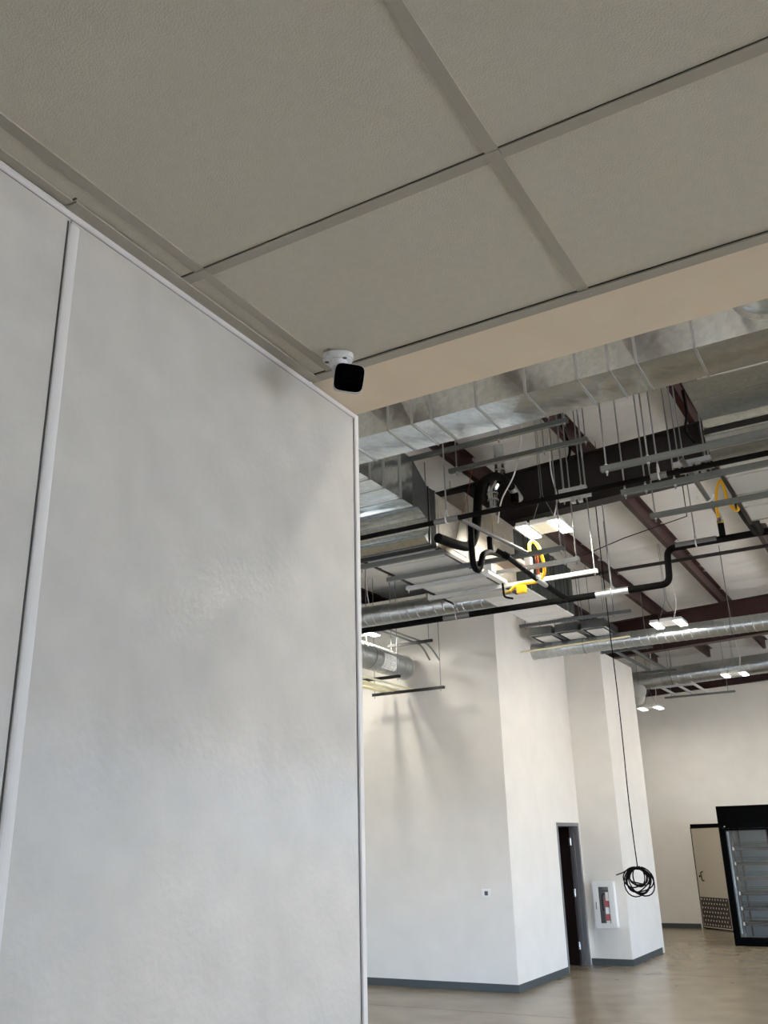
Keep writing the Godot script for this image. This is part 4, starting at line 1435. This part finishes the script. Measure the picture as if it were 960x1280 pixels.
func extinguisher() -> void:
	var z := -15.97
	var t := thing("extinguisher_cabinet", "white fire extinguisher cabinet with glazed door on the pier", "cabinet", Vector3(-4.99, 0.56, z))
	var xa := -5.17
	var xb := -4.81
	var ya := 0.56
	var yb := 1.27
	var st := S()
	# shell open to the front
	for q in [[Vector3(xa, ya, z), Vector3(xb, yb, z + 0.01)], [Vector3(xa, ya, z + 0.01), Vector3(xa + 0.012, yb, z + 0.10)], [Vector3(xb - 0.012, ya, z + 0.01), Vector3(xb, yb, z + 0.10)], [Vector3(xa, ya, z + 0.01), Vector3(xb, ya + 0.012, z + 0.10)], [Vector3(xa, yb - 0.012, z + 0.01), Vector3(xb, yb, z + 0.10)]]:
		bx(st, q[0], q[1])
	put("cabinet_shell", st, M.white, t)
	st = S()
	bx(st, Vector3(xa + 0.013, ya + 0.013, z + 0.0102), Vector3(xb - 0.013, yb - 0.013, z + 0.012))
	put("back_panel", st, M.dark_grey, t)
	st = S()
	var ia := xa + 0.095
	var ib := xb - 0.095
	for q in [[Vector3(xa, ya, z + 0.10), Vector3(ia, yb, z + 0.118)], [Vector3(ib, ya, z + 0.10), Vector3(xb, yb, z + 0.118)], [Vector3(ia, ya, z + 0.10), Vector3(ib, ya + 0.075, z + 0.118)], [Vector3(ia, yb - 0.085, z + 0.10), Vector3(ib, yb, z + 0.118)]]:
		cb(st, q[0], q[1], 0.002)
	var dr := put("cabinet_door", st, M.white, t)
	st = S()
	bx(st, Vector3(ia - 0.005, ya + 0.07, z + 0.106), Vector3(ib + 0.005, yb - 0.08, z + 0.109))
	put("pane", st, M.clear_glass, dr)
	st = S()
	tube(st, bend([Vector3(xa + 0.05, 0.85, z + 0.117), Vector3(xa + 0.05, 0.85, z + 0.14), Vector3(xa + 0.05, 0.95, z + 0.14), Vector3(xa + 0.05, 0.95, z + 0.117)], 0.01), 0.006, 8)
	put("handle", st, M.dark_grey, dr)
	# the extinguisher stands inside
	var c := Vector3(-4.965, 0.574, z + 0.056)
	t = thing("fire_extinguisher", "red fire extinguisher with pale label inside the glazed cabinet", "fire extinguisher", c)
	st = S()
	lathe(st, c, Vector3.UP, [[0.0, 0.0], [0.042, 0.0], [0.045, 0.006], [0.045, 0.40], [0.041, 0.43], [0.028, 0.455], [0.016, 0.465], [0.016, 0.48], [0.0, 0.48]], 24)
	put("cylinder", st, M.ext_red, t)
	st = S()
	for q in [[0.06, 0.10], [0.20, 0.30]]:
		for k in 5:
			var a0 := 0.55 + k * 0.3
			var pq := []
			for e in [[a0, q[0]], [a0 + 0.3, q[0]], [a0 + 0.3, q[1]], [a0, q[1]]]:
				pq.append(c + Vector3(cos(e[0]) * 0.0462, e[1], sin(e[0]) * 0.0462))
			flat(st, pq, c + Vector3(0, 0.2, 0))
	put("paper_label", st, M.paper, t)
	st = S()
	tube(st, [c + Vector3(0, 0.47, 0), c + Vector3(0, 0.51, 0)], 0.014, 12)
	cb(st, c + Vector3(-0.05, 0.505, -0.01), c + Vector3(0.035, 0.52, 0.012), 0.003)
	cb(st, c + Vector3(-0.055, 0.545, -0.01), c + Vector3(0.03, 0.557, 0.012), 0.003)
	put("valve_handle", st, M.black, t)
	st = S()
	tube(st, curve([c + Vector3(-0.012, 0.5, 0.01), c + Vector3(-0.06, 0.49, 0.02), c + Vector3(-0.068, 0.40, 0.025), c + Vector3(-0.06, 0.25, 0.025)]), 0.009, 8)
	put("hose", st, M.rubber, t)
	st = S()
	cb(st, c + Vector3(0.0, 0.40, 0.044), c + Vector3(0.05, 0.53, 0.047), 0.001)
	put("inspection_tag", st, M.paper, t)

func thermostat() -> void:
	var c := Vector3(-5.725, 1.25, -12.8)
	var t := thing("thermostat", "small white thermostat with grey display on the corner room wall", "thermostat", c)
	var st := S()
	cb(st, c + Vector3(-0.07, -0.05, 0), c + Vector3(0.07, 0.055, 0.02), 0.006)
	put("housing", st, M.white, t)
	st = S()
	cb(st, c + Vector3(-0.022, -0.03, 0.02), c + Vector3(0.03, 0.025, 0.0215), 0.001)
	put("display", st, M.dark_grey, t)

func hanging_cable() -> void:
	var top := Vector3(-3.05, roof_y(-3.05), -11.0)
	var t := thing("cable_coil", "black cable hanging from the roof, wound into a coil at its end", "cable", Vector3(-3.04, 1.62, -11.0))
	var st := S()
	tube(st, curve([top, Vector3(-3.055, 5.0, -11.0), Vector3(-3.04, 3.4, -11.0), Vector3(-3.05, 2.3, -11.0), Vector3(-3.035, 1.62, -11.0)]), 0.0065, 8)
	put("drop", st, M.rubber, t)
	var rng := RandomNumberGenerator.new()
	rng.seed = 5
	st = S()
	var pts := []
	var turns := 11
	for i in turns * 24:
		var a := TAU * i / 24.0 + PI / 2
		var k := i / 24
		var rr := 0.118 + 0.030 * sin(k * 2.3) + 0.012 * sin(a * 2.0 + k)
		var off := Vector2(0.022 * sin(k * 1.7), -0.012 * cos(k * 2.9) - (rr - 0.125))
		pts.append(Vector3(-3.04 + off.x + cos(a) * rr * 1.04, 1.49 + off.y + sin(a) * rr, -11.0 + 0.03 * sin(k * 1.3 + a * 0.5)))
	tube(st, pts, 0.0075, 6)
	put("coil", st, M.rubber, t)
	st = S()
	tube(st, curve([Vector3(-3.06, 1.615, -10.99), Vector3(-3.14, 1.60, -10.99), Vector3(-3.21, 1.565, -11.0), Vector3(-3.29, 1.54, -11.0)]), 0.006, 8)
	put("loose_end", st, M.rubber, t)
	st = S()
	tube(st, [Vector3(-3.07, 1.61, -10.985), Vector3(-3.0, 1.605, -10.985)], 0.014, 8)
	put("cable_tie", st, M.black, t)

func cooler() -> void:
	var xa := -3.69
	var xb := -1.02
	var zf := -19.4
	var zb := -20.3
	var h := 2.475
	var t := thing("glass_cooler", "tall black framed glass door cooler with lit empty shelves at the right edge", "cooler", Vector3((xa + xb) * 0.5, 0, (zf + zb) * 0.5))
	var st := S()
	bx(st, Vector3(xa, 0, zb), Vector3(xa + 0.05, h, zf - 0.05))
	bx(st, Vector3(xb - 0.05, 0, zb), Vector3(xb, h, zf - 0.05))
	bx(st, Vector3(xa, h - 0.05, zb), Vector3(xb, h, zf - 0.05))
	put("cabinet_shell", st, M.black, t)
	st = S()
	bx(st, Vector3(xa + 0.05, 0.0, zb), Vector3(xb - 0.05, h - 0.05, zb + 0.03))
	bx(st, Vector3(xa + 0.05, 0.0, zb + 0.03), Vector3(xa + 0.06, h - 0.05, zf - 0.1))
	bx(st, Vector3(xa + 0.05, 0.0, zb + 0.03), Vector3(xb - 0.05, 0.06, zf - 0.06))
	put("liner", st, M.cooler_in, t)
	st = S()
	cb(st, Vector3(xa, 2.065, zf - 0.06), Vector3(xb, h, zf), 0.006)
	put("header_panel", st, M.black, t)
	st = S()
	cb(st, Vector3(xa, 0, zf - 0.06), Vector3(xb, 0.085, zf), 0.006)
	put("kick_plate", st, M.black, t)
	st = S()
	cb(st, Vector3(xa, 0.085, zf - 0.06), Vector3(xa + 0.06, 2.065, zf), 0.004)
	put("corner_post", st, M.black, t)
	var w := (xb - xa - 0.06) / 3.0
	for i in 3:
		var x0 := xa + 0.06 + i * w
		var x1 := x0 + w
		st = S()
		var fw := 0.062
		for q in [[Vector3(x0, 0.09, zf - 0.03), Vector3(x0 + fw, 2.06, zf + 0.012)], [Vector3(x1 - fw, 0.09, zf - 0.03), Vector3(x1 - 0.004, 2.06, zf + 0.012)], [Vector3(x0 + fw, 0.09, zf - 0.03), Vector3(x1 - fw, 0.15, zf + 0.012)], [Vector3(x0 + fw, 2.02, zf - 0.03), Vector3(x1 - fw, 2.06, zf + 0.012)]]:
			cb(st, q[0], q[1], 0.003)
		var d := put("glass_door", st, M.black, t)
		st = S()
		bx(st, Vector3(x0 + fw, 0.15, zf - 0.012), Vector3(x1 - fw, 2.02, zf - 0.006))
		put("pane", st, M.clear_glass, d)
		st = S()
		tube(st, bend([Vector3(x0 + 0.03, 0.95, zf + 0.01), Vector3(x0 + 0.03, 0.95, zf + 0.045), Vector3(x0 + 0.03, 1.35, zf + 0.045), Vector3(x0 + 0.03, 1.35, zf + 0.01)], 0.015), 0.009, 8)
		put("handle", st, M.black, d)
		st = S()
		cb(st, Vector3(x0 + 0.07, 0.2, zf - 0.10), Vector3(x0 + 0.10, 2.0, zf - 0.075), 0.003)
		put("led_strip", st, M.led_strip, t)
		var l := OmniLight3D.new()
		l.name = "strip_light"
		l.light_energy = 0.008
		l.light_size = 0.1
		l.omni_range = 30.0
		l.omni_attenuation = 2.0
		l.shadow_enabled = true
		l.light_color = Color(0.85, 0.94, 1.0)
		t.add_child(l, true)
		l.position = Vector3(x0 + w * 0.5, 1.3, zf - 0.3) - t.position
		# shelf uprights and shelves
		st = S()
		for x in [x0 + 0.13, x1 - 0.1]:
			bx(st, Vector3(x, 0.1, zf - 0.16), Vector3(x + 0.03, 2.1, zf - 0.13))
			bx(st, Vector3(x, 0.1, zb + 0.05), Vector3(x + 0.03, 2.1, zb + 0.08))
		put("shelf_upright", st, M.rail, t)
		for k in 6:
			var y := 0.37 + k * 0.264
			var sh := S()
			for j in 13:
				var z := lerpf(zf - 0.18, zb + 0.1, j / 12.0)
				tube(sh, [Vector3(x0 + 0.13, y, z), Vector3(x1 - 0.07, y, z)], 0.004, 4)
			for j in 5:
				var x := lerpf(x0 + 0.14, x1 - 0.08, j / 4.0)
				tube(sh, [Vector3(x, y - 0.006, zf - 0.17), Vector3(x, y - 0.006, zb + 0.09)], 0.005, 4)
			var shn := put("wire_shelf", sh, M.dark_wire, t)
			sh = S()
			cb(sh, Vector3(x0 + 0.12, y - 0.035, zf - 0.165), Vector3(x1 - 0.06, y + 0.025, zf - 0.15), 0.002)
			put("price_rail", sh, M.rail, shn)
			sh = S()
			for dy in [0.06, 0.085, 0.11]:
				tube(sh, [Vector3(x0 + 0.13, y + dy, zf - 0.16), Vector3(x1 - 0.07, y + dy, zf - 0.16)], 0.006, 5)
			for j in 4:
				var x := lerpf(x0 + 0.14, x1 - 0.08, j / 3.0)
				tube(sh, [Vector3(x, y, zf - 0.16), Vector3(x, y + 0.115, zf - 0.16)], 0.004, 5)
			put("shelf_fence", sh, M.rail, shn)
			sh = S()
			for x in [x0 + 0.12, x1 - 0.085]:
				cb(sh, Vector3(x, y - 0.03, zf - 0.13), Vector3(x + 0.03, y + 0.03, zf - 0.12), 0.003)
			put("shelf_clip", sh, M.white, shn)
	# small badge lights on the header
	st = S()
	for x in [xa + 0.115, xa + 0.06 + w + 0.01]:
		lathe(st, Vector3(x, 2.10, zf), Vector3.BACK, [[0.013, 0.0], [0.011, 0.004], [0.0, 0.005]], 10)
	put("indicator", st, M.white, t)

func back_door() -> void:
	# hinged at the back wall and standing ajar
	var a := Vector3(-4.93, 0, -22.71)
	var dir := Vector3(-4.19 + 4.93, 0, -22.02 + 22.71).normalized()
	var d := thing("door_2", "beige insulated door with diamond plate kick panel, ajar behind the cooler", "door", a, "", "structure")
	var nrm := Vector3.UP.cross(dir).normalized()
	if nrm.z < 0:
		nrm = -nrm
	var st := S()
	cb(st, Vector3(-4.955, 0, -22.75), Vector3(-4.94, 2.14, -22.735), 0.002)
	cb(st, Vector3(-4.94, 2.14, -22.75), Vector3(-3.9, 2.2, -22.70), 0.004)
	put("door_frame", st, M.black, d)
	var xf := Transform3D(Basis(dir, Vector3.UP, dir.cross(Vector3.UP)), a)
	# local axes of the leaf: x along, y up, z across its thickness
	if xf.basis.z.dot(nrm) < 0:
		xf.basis.z = -xf.basis.z
	st = S()
	cb(st, Vector3(0, 0.03, -0.06), Vector3(1.02, 2.11, 0), 0.006, xf)
	put("door_leaf", st, M.tan_door, d)
	st = S()
	cb(st, Vector3(-0.01, 2.105, -0.065), Vector3(1.03, 2.15, 0.006), 0.004, xf)
	cb(st, Vector3(0, 0.01, -0.055), Vector3(1.02, 0.035, 0.002), 0.002, xf)
	put("edge_gasket", st, M.black, d)
	st = S()
	cb(st, Vector3(0.015, 0.06, 0), Vector3(1.0, 0.66, 0.004), 0.001, xf)
	var kp := put("kick_plate", st, M.plate, d)
	# raised diamonds of the tread plate
	st = S()
	for r in 7:
		for c in 10:
			var x := 0.06 + c * 0.097 + (0.048 if r % 2 else 0.0)
			var y := 0.10 + r * 0.086
			if x > 0.98:
				continue
			var s := 1.0 if (r + c) % 2 else -1.0
			var ux := Vector3(cos(s * 0.75), sin(s * 0.75), 0)
			var uy := Vector3(-ux.y, ux.x, 0)
			var p := Vector3(x, y, 0.004)
			var pk := p + Vector3(0, 0, 0.009)
			var q := [p - ux * 0.027, p - uy * 0.019, p + ux * 0.027, p + uy * 0.019]
			for k in 4:
				flat(st, [xf * q[k], xf * q[(k + 1) % 4], xf * pk], xf * (p - Vector3(0, 0, 0.05)))
	put("tread_diamond", st, M.diamond, kp)
	st = S()
	tube(st, bend([xf * Vector3(0.24, 1.0, 0), xf * Vector3(0.24, 1.0, 0.05), xf * Vector3(0.21, 1.17, 0.05), xf * Vector3(0.23, 1.19, 0)], 0.015), 0.011, 8)
	put("pull_handle", st, M.black, d)
	st = S()
	lathe(st, xf * Vector3(0.10, 1.09, 0), nrm, [[0.024, 0.0], [0.022, 0.012], [0.0, 0.014]], 14)
	put("lock_knob", st, M.black, d)

func _ready() -> void:
	view_and_light()
	materials()
	near_room()
	warehouse()
	ducts()
	struts()
	pipes()
	lights()
	security_camera()
	extinguisher()
	thermostat()
	hanging_cable()
	cooler()
	back_door()
